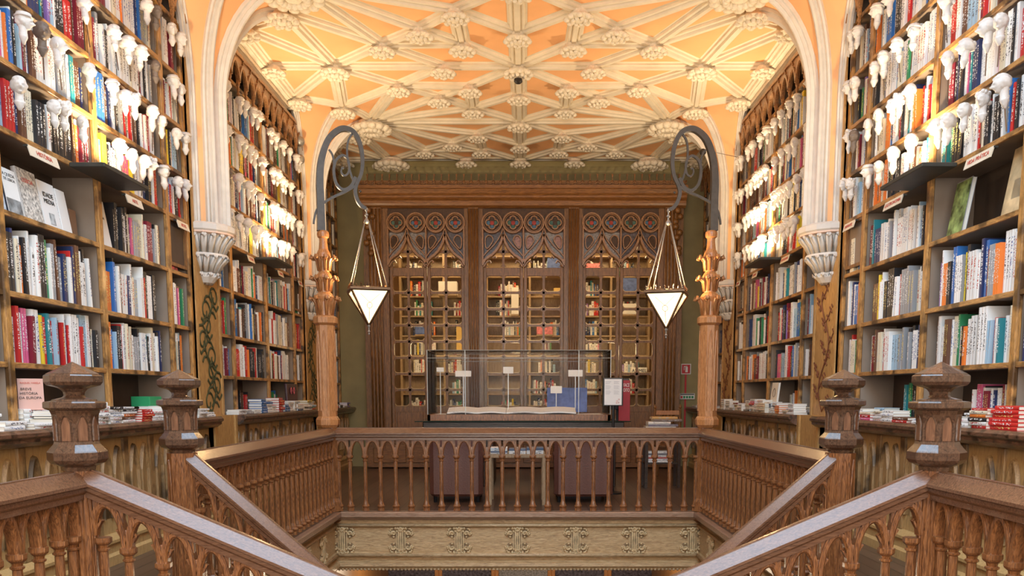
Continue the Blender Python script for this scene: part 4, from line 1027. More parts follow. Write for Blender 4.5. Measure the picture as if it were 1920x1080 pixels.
# ================================================================ LAMP COLUMNS
def lamp_column(s, lab, lablan, yaw, dz, xl):
    cx = s*2.03; c = (cx, YC, 0)
    r = thing('lamp_column', lab, 'column', (cx, YC, .9), 'carved oak lamp columns')
    # corner post from the floor
    MB().lathe([(.075, .90), (.075, .14), (.09, .10), (.10, .0), (.10, -.10), (.06, -.13)], (s*2.0, YC, 0), 8, pi/8).build('corner_post', 'rail', r)
    MB().lathe([(.06, .89), (.10, .90), (.125, .93), (.127, .985), (.115, 1.005), (.102, 1.02)], c, 8, pi/8).build('base_collar', 'column', r)
    mb = MB().lathe([(.102, 1.02), (.100, 1.98)], c, 8, pi/8)
    lancet_faces(mb, c, .1005, 1.08, 1.92, w=.66, rib=.007); mb.build('shaft', ['column', 'column'], r)
    MB().lathe([(.100, 1.975), (.118, 1.99), (.128, 2.0), (.128, 2.055), (.118, 2.07), (.09, 2.08)], c, 8, pi/8).build('upper_collar', 'column', r)
    tiers = [(2.08, 2.28), (2.33, 2.49), (2.54, 2.70)]
    pr = [(.085, 2.08), (.078, 2.12), (.085, 2.22), (.10, 2.27), (.088, 2.295), (.062, 2.32), (.068, 2.42), (.086, 2.47), (.075, 2.50), (.055, 2.53), (.062, 2.64), (.080, 2.68), (.070, 2.72), (.050, 2.76), (.040, 2.84), (.042, 2.87), (.060, 2.885), (.064, 2.91), (.060, 2.935), (.045, 2.95)]
    MB().lathe(pr, c, 16).build('leaf_core', 'column', r)
    lf = MB()
    for (z0, z1), ra, n in zip(tiers, (.092, .074, .068), (8, 8, 8)):
        for j in range(n):
            a = 2*pi*j/n+pi/8; d = Vector((cos(a), sin(a), 0)); C0 = Vector(c)
            pth = [C0+d*(ra*.9)+Vector((0, 0, z0)), C0+d*(ra+.004)+Vector((0, 0, z0+(z1-z0)*.6)), C0+d*(ra+.03)+Vector((0, 0, z1-.03)), C0+d*(ra+.062)+Vector((0, 0, z1-.012)), C0+d*(ra+.072)+Vector((0, 0, z1-.04)), C0+d*(ra+.05)+Vector((0, 0, z1-.048))]
            lf.sweep([tuple(p) for p in pth], [(-.022, 0), (-.008, .012), (0, .004), (.008, .012), (.022, 0), (0, -.008)], tuple(d), smooth=True, scale=[.7, 1, 1.1, 1.2, 1.0, .4])
            lf.sphere(tuple(C0+d*(ra+.055)+Vector((0, 0, z1-.03))), .017, 6, 4)
    lf.build('carved_leaves', 'column', r)
    # wrought iron crook: its own piece of the column
    def W(px, py):
        x, z = ony(px, py, YC); dx = x-(-2.01); return (cx+(-s)*dx*cos(yaw), YC+dx*sin(yaw), z+dz*max(0, min(1, (dx)/.4)))
    sq = lambda a: [(-a, -a), (a, -a), (a, a), (-a, a)]
    def cr(pts, k=6):
        P = [Vector((*p, 0)) for p in pts]; out = []
        for i in range(len(P)-1):
            p0 = P[max(0, i-1)]; p1 = P[i]; p2 = P[i+1]; p3 = P[min(len(P)-1, i+2)]
            for j in range(k):
                t = j/k; q = .5*((2*p1)+(p2-p0)*t+(2*p0-5*p1+4*p2-p3)*t*t+(3*p1-p0-3*p2+p3)*t**3); out.append((q.x, q.y))
        out.append((P[-1].x, P[-1].y)); return out
    nrm = (sin(yaw)*(s) , cos(yaw), .001)
    mb = MB()
    pth = cr([(605.5, 433), (604.5, 380), (603, 340), (606, 300), (618, 264), (636, 246), (652, 243), (668, 252), (679, 275), (683, 305), (680, 330), (672, 348), (669, 362), (673, 378), (681, 390), (689, 394)])
    sc = [1.35-.75*min(1, i/(len(pth)*.62)) for i in range(len(pth))]
    mb.sweep([W(*p) for p in pth], sq(.030), nrm, scale=sc)
    mb.build('iron_crook', 'iron', r)
    mb = MB()
    a = cr([(664, 252), (656, 266), (654, 290), (659, 322), (667, 345)]); mb.sweep([W(*p) for p in a], sq(.010), nrm)
    a = cr([(670, 335), (661, 352), (647, 358), (634, 346), (629, 322), (633, 302), (645, 293), (655, 300), (658, 316), (655, 328), (648, 331), (643, 324), (645, 316), (648, 318)]); mb.sweep([W(*p) for p in a], sq(.017), nrm, scale=[1-.6*i/len(a) for i in range(len(a))])
    a = cr([(668, 352), (650, 362), (630, 370), (610, 381), (598, 394), (593, 412), (592, 421)]); mb.sweep([W(*p) for p in a], sq(.013), nrm, scale=[1.1-.4*i/len(a) for i in range(len(a))])
    a = cr([(620, 281), (626, 290), (629, 303), (629, 318)]); mb.sweep([W(*p) for p in a], sq(.009), nrm)
    p = W(679, 362); mb.sphere(p, .014); p = W(689, 394); mb.sphere(p, .02, 8, 6)
    mb.build('iron_scrolls', 'iron', r)
    # ---- lantern
    hx, hy, hz = W(690.5, 396)
    L_ = thing('lantern', lablan, 'lantern', (hx, hy, hz), 'hanging pyramid lanterns')
    MB().lathe([(.002, .03), (.014, .015), (.02, 0), (.008, -.02), (.008, -.04), (.018, -.05), (.02, -.06), (.009, -.075), (.010, -.09), (.03, -.12), (.034, -.135), (.01, -.15)], (hx, hy, hz), 8).build('hanging_finial', 'silver', L_)
    zr = hz-.86; hs = .195; ya = radians(17)*(1 if s < 0 else -1)
    def cn(h, k, z): 
        a = ya+pi/4+k*pi/2; return (hx+h*sqrt(2)*cos(a), hy+h*sqrt(2)*sin(a), z)
    mb = MB()
    for k in range(4): mb.tube([(hx+(cn(.02, k, 0)[0]-hx), hy+(cn(.02, k, 0)[1]-hy), hz-.13), cn(hs*.93, k, zr+.05)], .006, 5)
    mb.build('rods', 'silver', L_)
    mb = MB(); rim = lambda h, z: [cn(h, k, z) for k in range(4)]
    mb.loft([rim(hs, zr), rim(hs+.012, zr+.012), rim(hs+.012, zr+.035), rim(hs-.005, zr+.045), rim(hs-.03, zr+.045), rim(hs-.03, zr), rim(hs, zr)], 0, False)
    for k in range(4):
        a = Vector(cn(hs-.005, k, zr+.045)); b2 = Vector(cn(hs-.005, (k+1) % 4, zr+.045))
        for j in range(9):
            q = a.lerp(b2, j/8); mb.lathe([(.008, 0), (.004, .012), (.011, .024), (.004, .038), (.001, .045)] if j % 2 == 0 else [(.006, 0), (.006, .02), (.001, .026)], tuple(q), 5)
    rimo = mb.build('crested_rim', 'bronze', L_)
    tip = (hx, hy, zr-.345)
    for k in range(4):
        a, b2 = cn(hs-.012, k, zr), cn(hs-.012, (k+1) % 4, zr); c3 = Vector(a).lerp(Vector(b2), .5)
        inn = (Vector((hx, hy, c3.z))-c3).normalized()
        mb = MB().poly([a, b2, tip], tuple(inn*.004)); mb.build('glass_pane', 'lamp', L_)
    mb = MB()
    for k in range(4): mb.sweep([cn(hs-.004, k, zr), (hx, hy, zr-.352)], sq(.008), (0, 0, 1))
    mb.build('corner_bars', 'bronze', L_)
    mb = MB()
    for k in range(4):
        c3 = Vector(cn(hs-.008, k, zr)).lerp(Vector(cn(hs-.008, (k+1) % 4, zr)), .5); o_ = (c3-Vector((hx, hy, c3.z))).normalized(); q = c3.lerp(Vector(tip), .42)+o_*.004
        t_ = Vector((-o_.y, o_.x, 0)); dn = (Vector(tip)-c3).normalized(); nn = t_.cross(dn)
        if nn.dot(o_) < 0: nn = -nn
        mb.tube([tuple(q+t_*.028*cos(j*pi/6)+dn*.034*sin(j*pi/6)+nn*.002) for j in range(12)], .0022, 4, tuple(nn), 0, True)
        mb.tube([tuple(q+dn*.03+nn*.002), tuple(q+dn*.17+nn*.002)], .0022, 4); mb.tube([tuple(q-dn*.03+nn*.002), tuple(q-dn*.13+t_*.1+nn*.002)], .0015, 4); mb.tube([tuple(q-dn*.03+nn*.002), tuple(q-dn*.13-t_*.1+nn*.002)], .0015, 4)
    mb.build('leaded_motif', 'bronze', rimo)
    MB().lathe([(.002, -.45), (.008, -.44), (.005, -.425), (.017, -.415), (.006, -.40), (.006, -.375), (.014, -.36), (.016, -.345), (.004, -.33)], (hx, hy, zr), 8).build('tip_finial', 'silver', L_)
    MB().sphere((hx, hy, zr-.05), .03, 8, 6).build('bulb', 'bulb', L_)
    point('lantern_light', (hx, hy, zr-.0+.12), .06, LANE, (1, .62, .28))
lamp_column(-1, 'orange carved oak column with iron crook, left corner of the stair well', 'lit pyramid lantern hanging from the left iron crook', radians(20), .05, 0)
lamp_column(1, 'orange carved oak column with iron crook, right corner of the stair well', 'lit pyramid lantern hanging from the right iron crook', radians(-3), -.0, 0)
# ================================================================ GLAZED SCREEN AT THE BACK
YS = 14.50
def X_(px, y=600, Y=YS): return ony(px, y, Y)[0]
scr = thing('glazed_screen', 'big carved oak screen with three pairs of glazed doors and stained glass tracery', 'screen', (.05, YS, 0))
bays = [(-2.19, -.93), (-.62, .73), (1.04, 2.29)]
XL, XR = -2.60, 2.70
cn_ = MB()
pr = [(0, 4.30), (-.06, 4.33), (-.07, 4.36), (-.07, 4.40), (-.13, 4.44), (-.13, 4.47), (-.16, 4.50), (-.19, 4.56), (-.21, 4.57), (-.21, 4.62), (.3, 4.62), (.3, 4.30)]
cn_.loft([[(x, YS+u, z) for u, z in pr] for x in (XL-.02, XR+.02)], 0, True, True); cn_.build('cornice', 'screenh', scr)
cr_ = MB(); nsc = 44; w_ = (XR-XL)/nsc
for i in range(nsc):
    x = XL+w_*(i+.5)
    cr_.tube([(x+w_*.5*cos(a), YS-.16, 4.70+.055*sin(a)) for a in [pi+pi*k/6 for k in range(7)]], .012, 5)
    cr_.poly([(x-w_*.5, YS-.16, 4.70), (x-w_*.35, YS-.16, 4.80), (x-w_*.62, YS-.16, 4.80)], (0, .03, 0)); cr_.box(x-w_*.5-.007, x-w_*.5+.007, YS-.17, YS-.14, 4.62, 4.74)
cr_.box(XL, XR, YS-.15, YS-.12, 4.62, 4.70); cr_.build('scalloped_crest', 'screen', scr)
for a, b_ in ((XL, -2.19), (-.93, -.62), (.73, 1.04), (2.29, XR)):
    mb = MB(); mb.box(a, b_, YS+.04, YS+.34, .35, 4.30); m_ = (a+b_)/2; hw = (b_-a)/2
    mb.box(m_-hw*.55, m_+hw*.55, YS-.04, YS+.05, .35, 4.30)
    for u in (-.42, -.14, .14, .42): mb.sweep([(m_+hw*u, YS-.045, .5), (m_+hw*u, YS-.045, 4.28)], [(.018*cos(q), .018*sin(q)) for q in [2*pi*k/6 for k in range(6)]], (0, -1, 0), smooth=True)
    mb.build('post', 'screen', scr)
for s_, xx in ((-1, XL+.12), (1, XR-.12)):    # carved brackets under the cornice ends
    mb = MB()
    for k in range(9):
        mb.sphere((xx+.05*sin(k*1.9), YS-.07-.03*cos(k*2.3), 4.24-.085*k), .055, 7, 5, (1, .8, .9))
    mb.build('carved_bracket', 'screen', scr)
glasses = ['sg_teal', 'sg_red', 'sg_blue', 'sg_blue']
for bi, (xa, xb) in enumerate(bays):
    W_ = xb-xa
    tr = MB(); cs = [xa-.02+(W_+.04)*(k+.5)/4 for k in range(4)]; r = (W_+.04)/8
    # board that carries the circles, darkened to paint in the recess shade
    MB().box(xa-.05, xb+.05, YS+.06, YS+.085, 3.92, 4.30).build('spandrel_board', 'board', scr)
    sq2 = lambda a, b__: [(-a, -b__), (-a*.6, b__), (a*.6, b__), (a, -b__)]
    circ = lambda cx_, cz, rr_, n=20: [(cx_+rr_*cos(2*pi*k/n), YS+.03, cz+rr_*sin(2*pi*k/n)) for k in range(n)]
    for cx_ in cs:
        tr.sweep(circ(cx_, 4.07, r*.93), sq2(.021, .034), (0, -1, 0), closed=True)
        tr.sweep(circ(cx_, 4.07, r*.78), sq2(.008, .02), (0, -1, 0), closed=True)
        q = []
        for k in range(32):
            a = 2*pi*k/32; rad = r*(.40+.20*abs(cos(2*a))**.8); q.append((cx_+rad*cos(a), YS+.03, 4.07+rad*sin(a)))
        tr.sweep(q, sq2(.016, .025), (0, -1, 0), closed=True)
    # ogee arches, teardrops
    for h in range(2):
        x0 = xa+W_*h/2; x1 = x0+W_/2; xm = (x0+x1)/2
        og = [(0, 3.40), (.05, 3.47), (.14, 3.52), (.22, 3.55), (.30, 3.60), (.38, 3.67), (.45, 3.76), (.5, 3.88)]
        L1 = [(x0+(x1-x0)*u, YS+.03, z) for u, z in og]; R1_ = [(x1-(x1-x0)*u, YS+.03, z) for u, z in og]
        tr.sweep(L1, sq2(.030, .04), (0, -1, 0)); tr.sweep(R1_, sq2(.030, .04), (0, -1, 0))
        og2 = [(.02, 3.36), (.10, 3.44), (.17, 3.46), (.20, 3.42)]
        for f in (lambda u: x0+(x1-x0)*u, lambda u: x1-(x1-x0)*u): tr.sweep([(f(u), YS+.035, z) for u, z in og2], sq2(.016, .03), (0, -1, 0))
        og3 = [(.24, 3.50), (.31, 3.53), (.33, 3.50)]
        for f in (lambda u: x0+(x1-x0)*u, lambda u: x1-(x1-x0)*u): tr.sweep([(f(u), YS+.035, z) for u, z in og3], sq2(.014, .03), (0, -1, 0))
        # outer pair of sweeping ribs rising to the circles
        og4 = [(0, 3.52), (.10, 3.60), (.26, 3.70), (.38, 3.80), (.46, 3.90), (.5, 3.99)]
        for f in (lambda u: x0+(x1-x0)*u, lambda u: x1-(x1-x0)*u): tr.sweep([(f(u), YS+.04, z) for u, z in og4], sq2(.014, .03), (0, -1, 0))
        for sg, xx in ((1, x0), (-1, x1)):
            t_ = []
            for k in range(18):
                a = 2*pi*k/18; rr_ = 1; px_ = .066*cos(a); pz = .085*sin(a)
                if pz < 0: px_ *= (1+pz/.22); pz *= 1.5; px_ -= sg*0+sg*.035*(-pz/.13)
                t_.append((xx+sg*.105+px_, YS+.035, 3.78+pz))
            tr.sweep(t_, sq2(.014, .028), (0, -1, 0), closed=True)
            g_ = MB().poly([(xx+sg*.105+(p[0]-xx-sg*.105)*.85, YS+.062, 3.78+(p[2]-3.78)*.85) for p in t_], (0, .006, 0)); g_.build('stained_teardrop', 'sg_pink' if bi == 1 and xx not in (xa, xb) else 'sg_dark', scr)
        pane = [(p[0], YS+.072, p[2]+.0) for p in L1]+[(p[0], YS+.072, p[2]) for p in R1_[::-1][1:]]
        top = [(p[0], YS+.072, 3.93) for p in pane]
        MB().strip(pane, top, (0, .006, 0)).build('mottled_glass', 'sg_mauve' if (bi+h) % 2 else 'sg_pale', scr)
        tr.sweep([(x0, YS+.03, 3.38), (x0, YS+.03, 4.0)], sq2(.02, .035), (0, -1, 0)); tr.sweep([(x1, YS+.03, 3.38), (x1, YS+.03, 4.0)], sq2(.02, .035), (0, -1, 0))
    tr.build('tracery', 'tracery', scr)
    for ci_, cx_ in enumerate(cs):
        cc_ = [['sg_dark', 'sg_teal', 'sg_teal'], ['sg_red', 'sg_teal', 'sg_blue'], ['sg_red', 'sg_blue', 'sg_teal'], ['sg_red', 'sg_blue', 'sg_blue']][(ci_+bi) % 4]
        MB().lathe([(.002, 0), (r*.22, 0)], (0, 0, 0), 10)
        for dx, dz, mt in ((0, 0, cc_[0]), (r*.38, 0, cc_[1]), (-r*.38, 0, cc_[2]), (0, r*.38, 'sg_dark'), (0, -r*.38, cc_[2])):
            q = MB().poly([(cx_+dx+r*.21*cos(a), YS+.048-(.004 if dx == dz == 0 else 0), 4.07+dz+r*.21*sin(a)) for a in [2*pi*k/10 for k in range(10)]], (0, .008, 0)); q.build('stained_roundel', mt, scr)
    # doors
    for h in range(2):
        x0 = xa+W_*h/2+.004; x1 = x0+W_/2-.008
        d = MB()
        # transom light (fixed) and door leaf
        zt0, zt1 = 3.34, 3.96
        yb = YS+.12; ye = YS+.17
        for (a, b2, z0, z1) in ((x0, x0+.055, .50, 3.94), (x1-.055, x1, .50, 3.94), (x0+.05, x1-.05, 3.22, 3.36), (x0+.05, x1-.05, 3.88, 3.94), (x0+.05, x1-.05, .50, 1.06)):
            e_ = .004 if a != x0 and b2 != x1 else 0; d.bbox(a, b2, yb+e_, ye-e_, z0+e_*.5, z1-e_*.5, .006)
        d.bbox(x0+.09, x1-.09, yb-.012, yb, .60, .96, .006)
        xm = (x0+x1)/2; d.box(xm-.02, xm+.02, yb+.005, ye-.005, 1.06, 3.88)
        zz = [1.06+(3.22-1.06)*k/8 for k in range(9)]+[3.36, 3.62, 3.88]
        for k in range(1, 8): d.box(x0+.055, x1-.055, yb+.005, ye-.005, zz[k]-.019, zz[k]+.019)
        d.box(x0+.055, x1-.055, yb+.005, ye-.005, 3.60, 3.64)
        for lo, hi in list(zip(zz[:8], zz[1:9]))+[(3.36, 3.62), (3.62, 3.88)]:
            for (u0, u1) in ((x0+.055, xm-.02), (xm+.02, x1-.055)):
                l_, h_ = lo+.019, hi-.019
                if lo == 1.06: l_ = lo
                if hi == 3.22: h_ = hi
                for (cx_, cz_, sx, sz) in ((u0, l_, 1, 1), (u1, l_, -1, 1), (u0, h_, 1, -1), (u1, h_, -1, -1)):
                    f_ = .034; d.poly([(cx_, yb+.008, cz_), (cx_+sx*f_, yb+.008, cz_), (cx_+sx*f_*.35, yb+.008, cz_+sz*f_*.35), (cx_, yb+.008, cz_+sz*f_)], (0, ye-yb-.016, 0))
        leaf = d.build('door_leaf', 'screen', scr)
        g_ = MB().box(x0+.05, x1-.05, yb+.024, yb+.030, 1.0, 3.9).build('window_panes', 'pane', leaf)
        # golden highlight along the lower pane edges, painted in as bright beads
        bd = MB()
        for k in range(0, 8):
            for (u0, u1) in ((x0+.058, xm-.022), (xm+.022, x1-.058)):
                l_ = zz[k]+(.019 if k else 0); bd.sweep([(u0, yb+.004, l_+.036), (u0+.012, yb+.004, l_+.012), (u0+.036, yb+.004, l_+.002), (u1-.036, yb+.004, l_+.002), (u1-.012, yb+.004, l_+.012), (u1, yb+.004, l_+.036)], [(-.004, -.004), (-.004, .004), (.004, .004), (.004, -.004)], (0, -1, 0))
        bd.build('highlight_bead', 'highlight', leaf)
mb = MB(); mb.box(XL, XR, YS+.02, YS+.30, .02, .50)
for k in range(8):
    a = XL+.1+k*(XR-XL-.2)/8; b_ = a+(XR-XL-.2)/8-.08; mb.bbox(a, b_, YS-.005, YS+.03, .1, .42, .01)
mb.bbox(XL-.02, XR+.02, YS-.06, YS+.1, .49, .56, .01); mb.build('wainscot', 'screenh', scr)
# ---- room behind the screen
sh_ = thing('storage_shelving', 'pale wooden shelving full of books seen through the glazed doors', 'shelving', (0, 16.7, 0))
for x in (-2.3, -1.47, -.65, .17, .95, 1.72, 2.45): MB().box(x-.02, x+.02, 16.6, 16.95, 0, 3.9).build('upright', 'lightwood', sh_)
mb = MB()
for z in (.9, 1.27, 1.64, 2.01, 2.38, 2.75, 3.12, 3.49, 3.87): MB().box(-2.3, 2.45, 16.62, 16.95, z-.025, z).build('shelf', 'lightwood', sh_)
MB().box(-2.3, 2.45, 16.95, 16.97, 0, 3.9).build('back_panel', 'lightwood', sh_)
rb = random.Random(3)
for i, (x, z, w, h, mt, lb) in enumerate(((-1.55, 2.95, .35, .24, 'white', 'white box high behind the left glazed doors'), (-1.22, 2.0, .30, .55, 'yellowcard', 'tall yellow board leaning behind the second glazed door'), (-.92, 1.9, .2, .5, 'pinkcard', 'pale pink patterned board behind the second glazed door'),
        (-.18, 2.9, .14, .5, 'white', 'narrow white panel behind the third glazed door'), (.30, 2.35, .30, .2, 'pinkcard', 'tilted pink card with a round dot behind the middle doors'), (.62, 3.1, .3, .12, 'yellowcard', 'cream carton behind the upper middle panes'), (1.9, 2.82, .3, .2, 'white', 'white stacked papers behind the right glazed doors'),
        (1.88, 3.3, .34, .3, 'bluecard', 'blue folder behind the top right transom pane'), (2.1, 1.72, .3, .12, 'white', 'white carton with dark lettering behind the right doors'), (-2.0, 2.5, .3, .16, 'bluecard', 'blue white carton behind the leftmost glazed door'), (.5, 3.42, .25, .3, 'bluecard', 'blue parcel behind the top middle pane'), (1.2, 3.38, .3, .2, 'pinkcard', 'stack of violet pink papers behind top right panes'))):
    if i == 0:
        M['yellowcard'] = plain('yellow_card', (.70, .48, .16), .6); M['pinkcard'] = plain('pink_card', (.66, .20, .22), .6, 0, .4, 30); M['bluecard'] = plain('blue_card', (.10, .16, .42), .6, 0, .3, 20)
    zt = min((q for q in (.9, 1.27, 1.64, 2.01, 2.38, 2.75, 3.12, 3.49) if q >= z-.19), default=3.49)
    o = MB().bbox(x, x+w, 16.38, 16.60, zt+.002, zt+.002+h, .006).build('carton', mt, None, (x+w/2, 16.5, zt)); tag(o, lb, 'box', 'cartons in the room behind the glass')
    if i == 8: text('carton_lettering', 'ADMEL', .09, (x+w/2, 16.375, zt+.06), (pi/2, 0, 0), 'ink', o)
    b2 = MB().box(x, x+w, 16.36, 16.62, zt-.02, zt).build('shelf', 'lightwood', sh_)
MB().box(-3.5, 3.5, 15.1, 17.6, 4.3, 4.35).build('ceiling_room', 'wallpeach')['kind'] = 'structure'
bpy.data.objects['ceiling_room'].name = 'ceiling_back'
for x in (-1.7, 0, 1.7):
    t = thing('ceiling_lamp', 'plain ceiling lamp in the room behind the glazed %s doors' % {-1.7: 'left', 0: 'middle', 1.7: 'right'}[x], 'lamp', (x, 15.7, 4.3), 'lamps behind the glazed screen')
    MB().lathe([(.05, 4.29), (.12, 4.24), (.13, 4.20), (.002, 4.18)], (x, 15.7, 0), 14).build('lamp_shade', 'lamp', t); point('room_light', (x, 15.75, 4.05), .12, ROOME, (1, .74, .42)); point('room_light_low', (x, 15.6, 2.0), .15, ROOME*.5, (1, .74, .42))
# ================================================================ DESK, DISPLAY CASE AND NEIGHBOURS
YD = 11.5
dk = thing('desk', 'dark wooden desk with a glass top plate behind the balustrade', 'desk', (.05, YD+.55, 0))
MB().bbox(-1.30, 1.42, YD+.05, YD+1.25, .80, .885, .01).build('desk_top', 'dark', dk)
MB().bbox(-1.2, -.35, YD+.12, YD+1.15, .0, .80, .01).build('pedestal', 'dark', dk); MB().bbox(.5, 1.32, YD+.12, YD+1.15, .0, .80, .01).build('pedestal', 'dark', dk)
MB().bbox(-.34, .49, YD+.10, YD+.2, .70, .80, .01).build('drawer', 'screenh', dk)
MB().bbox(-1.40, 1.50, YD-.02, YD+1.3, .886, .898, .003).build('glass_top', 'greenglass', dk)
cs_ = thing('display_case', 'large glass display case with wooden base frame on the desk', 'display case', (0, YD+.6, .90))
x0, x1, y0, y1, z0, z1 = -1.235, 1.235, YD, YD+1.2, .90, 1.835
mb = MB()
for q in ((x0, x1, y0, y0+.05, z0, .985), (x0, x1, y1-.05, y1, z0, .985), (x0, x0+.05, y0, y1, z0, .985), (x1-.05, x1, y0, y1, z0, .985)): mb.bbox(*q, .006)
mb.build('base_frame', 'rail', cs_)
MB().box(x0+.05, x1-.05, y0+.05, y1-.05, .905, .975).build('lining', 'white', cs_)
for q in ((x0+.01, x1-.01, y0+.01, y0+.016), (x0+.01, x1-.01, y1-.016, y1-.01), (x0+.01, x0+.016, y0+.016, y1-.016), (x1-.016, x1-.01, y0+.016, y1-.016)): MB().box(*q, .985, z1).build('glass_side', 'glass', cs_)
MB().box(x0, x1, y0, y1, z1, z1+.008).build('glass_lid', 'glass', cs_)
mb = MB()
for a, b_ in (((x0+.005, y0+.005), (x1-.005, y0+.005)), ((x1-.005, y0+.005), (x1-.005, y1-.005)), ((x1-.005, y1-.005), (x0+.005, y1-.005)), ((x0+.005, y1-.005), (x0+.005, y0+.005))):
    for z in (z1+.004, z1-.10): mb.tube([(*a, z), (*b_, z)], .003, 4, (0, 0, 1))
for x, y in ((x0+.01, y0+.01), (x1-.01, y0+.01), (x0+.01, y1-.01), (x1-.01, y1-.01), (-.72, y0+.02), (.80, y0+.02)): mb.box(x-.004, x+.004, y-.004, y+.004, .985, z1)
mb.build('glass_edges', 'edgeglass', cs_)
def open_book(x, y, z, w, d, lab, tilt=.2):
    r = thing('open_book', lab, 'book', (x, y, z), 'open books inside the glass case')
    for sg in (-1, 1):
        pts = [(x+sg*w/2*k/6, .02+.014*sin(pi*k/6)) for k in range(7)]
        a = [(px_, y-d/2, z+.012+q) for px_, q in pts]; b_ = [(px_, y+d/2, z+.012+q+d*tilt) for px_, q in pts]
        mb = MB().strip(a, b_, (0, 0, -.02)); mb.build('page_block', 'white', r)
    MB().poly([(x-w/2-.01, y-d/2-.01, z), (x+w/2+.01, y-d/2-.01, z), (x+w/2+.01, y+d/2, z+d*tilt), (x-w/2-.01, y+d/2, z+d*tilt)], (0, 0, .012)).build('cover', 'dark', r)
    MB().box(x-w*.4, x-w*.1, y-d/2+.0, y-d/2+.002, z+.03, z+.034).build('print', 'ink', r)
    return r
open_book(-.58, YD+.32, .978, .80, .30, 'open white book with sketches at the left inside the glass case'); open_book(.30, YD+.32, .978, .95, .30, 'open white book at the right inside the glass case')
o = MB().bbox(-.30, .12, YD+.5, YD+.62, .978, 1.04, .005).build('case_box', 'bluecard', None, (-.1, YD+.55, .978)); tag(o, 'dark blue box between the open books in the glass case', 'box')
for i, (x, z, w, h, yy) in enumerate(((-1.08, 1.56, .10, .06, .30), (-.78, 1.50, .22, .08, .5), (-.15, 1.54, .14, .09, .35), (.78, 1.50, .20, .09, .45), (.52, 1.27, .16, .10, .6))):
    r = thing('label_stand', 'small white card on a thin clear stand in the case, %s from the left' % ordn(i+1), 'label', (x, YD+yy, .978), 'card stands in the glass case')
    MB().box(x-w/2, x+w/2, YD+yy, YD+yy+.003, z, z+h).build('card', 'white', r); MB().box(x-.005, x+.005, YD+yy+.004, YD+yy+.012, .978, z+h*.6).build('rod', 'edgeglass', r)
o = MB().box(.40, .98, YD+.95, YD+.97, 1.0, 1.35).build('blue_panel', 'bluecard', None, (.7, YD+.96, .978)); tag(o, 'blue document panel standing at the back of the case', 'panel')
# notice stand, monitor, red booklet
r = thing('notice_stand', 'white printed notice in a black frame on a black pole', 'sign', (1.11, 10.8, 0))
yN = 10.8; nx0, nz1 = ony(1131, 708, yN); nx1, nz0 = ony(1168, 761, yN); m_ = (nx0+nx1)/2
MB().bbox(nx0, nx1, yN, yN+.02, nz0, nz1, .006).build('frame', 'black', r); MB().box(nx0+.018, nx1-.018, yN-.003, yN, nz0+.012, nz1-.018).build('notice_sheet', 'white', r)
mb = MB()
for k in range(13):
    z = nz1-.05-.013*k
    if k in (3, 8): continue
    mb.box(nx0+.03, nx0+.03+.07*(1-.3*(k*7 % 5)/5), yN-.004, yN-.003, z, z+.003); mb.box(m_+.008, m_+.008+.07*(1-.3*(k*3 % 5)/5), yN-.004, yN-.003, z, z+.003)
mb.build('printed_lines', 'greyprint', r)
mb = MB(); 
for k, (dx, dz) in enumerate(((.05, .06), (.07, .04), (.075, .08), (.045, .035))): mb.tube([(m_+dx+.008*cos(q), yN-.004, nz0+dz+.008*sin(q)) for q in [2*pi*j/8 for j in range(8)]], .0018, 4, (0, -1, 0), 0, True)
mb.build('printed_emblem', 'signred', r)
MB().lathe([(.018, 0), (.018, nz0), (.024, nz0+.002), (.024, nz0-.05)][::1], (m_+.01, yN+.03, 0), 12).build('pole', 'black', r); MB().lathe([(.14, 0), (.14, .015), (.02, .03)], (m_+.01, yN+.03, 0), 20).build('base', 'black', r)
yM = 11.85
a0, b0 = ony(1124, 768, yM); a1, b1 = ony(1180, 708, yM); a0 = 1.25; a1 = max(a1, 1.5)
r = thing('monitor', 'black monitor standing behind the notice at the right end of the desk', 'monitor', ((a0+a1)/2, yM, .9))
MB().bbox(a0, a1, yM, yM+.05, b0, b1-.01, .01).build('screen_panel', 'black', r); MB().bbox((a0+a1)/2-.04, (a0+a1)/2+.04, yM+.03, yM+.06, .90, b0+.02, .005).build('stand', 'black', r)
MB().bbox((a0+a1)/2-.1, (a0+a1)/2+.1, yM+.0, yM+.16, .898, .91, .004).build('foot', 'black', r)
a0, b0 = ony(1160, 758, yM-.3); a1, b1 = ony(1182, 713, yM-.3)
o = MB().bbox(a0, a1, yM-.3, yM-.28, .899, b1, .003).build('booklet', 'crimson', None, ((a0+a1)/2, yM-.3, .9)); tag(o, 'crimson booklet titled Face Oito beside the notice', 'booklet'); o['_w'] = list(((a0+a1)/2, yM-.3, .9))
tl_ = text('lettering', 'FACE\nOITO', .066, (ony(1174.5, 730, yM-.3)[0], yM-.302, b1-.10), (pi/2, 0, 0), 'white', o); tl_.scale = (.52, 1, 1)
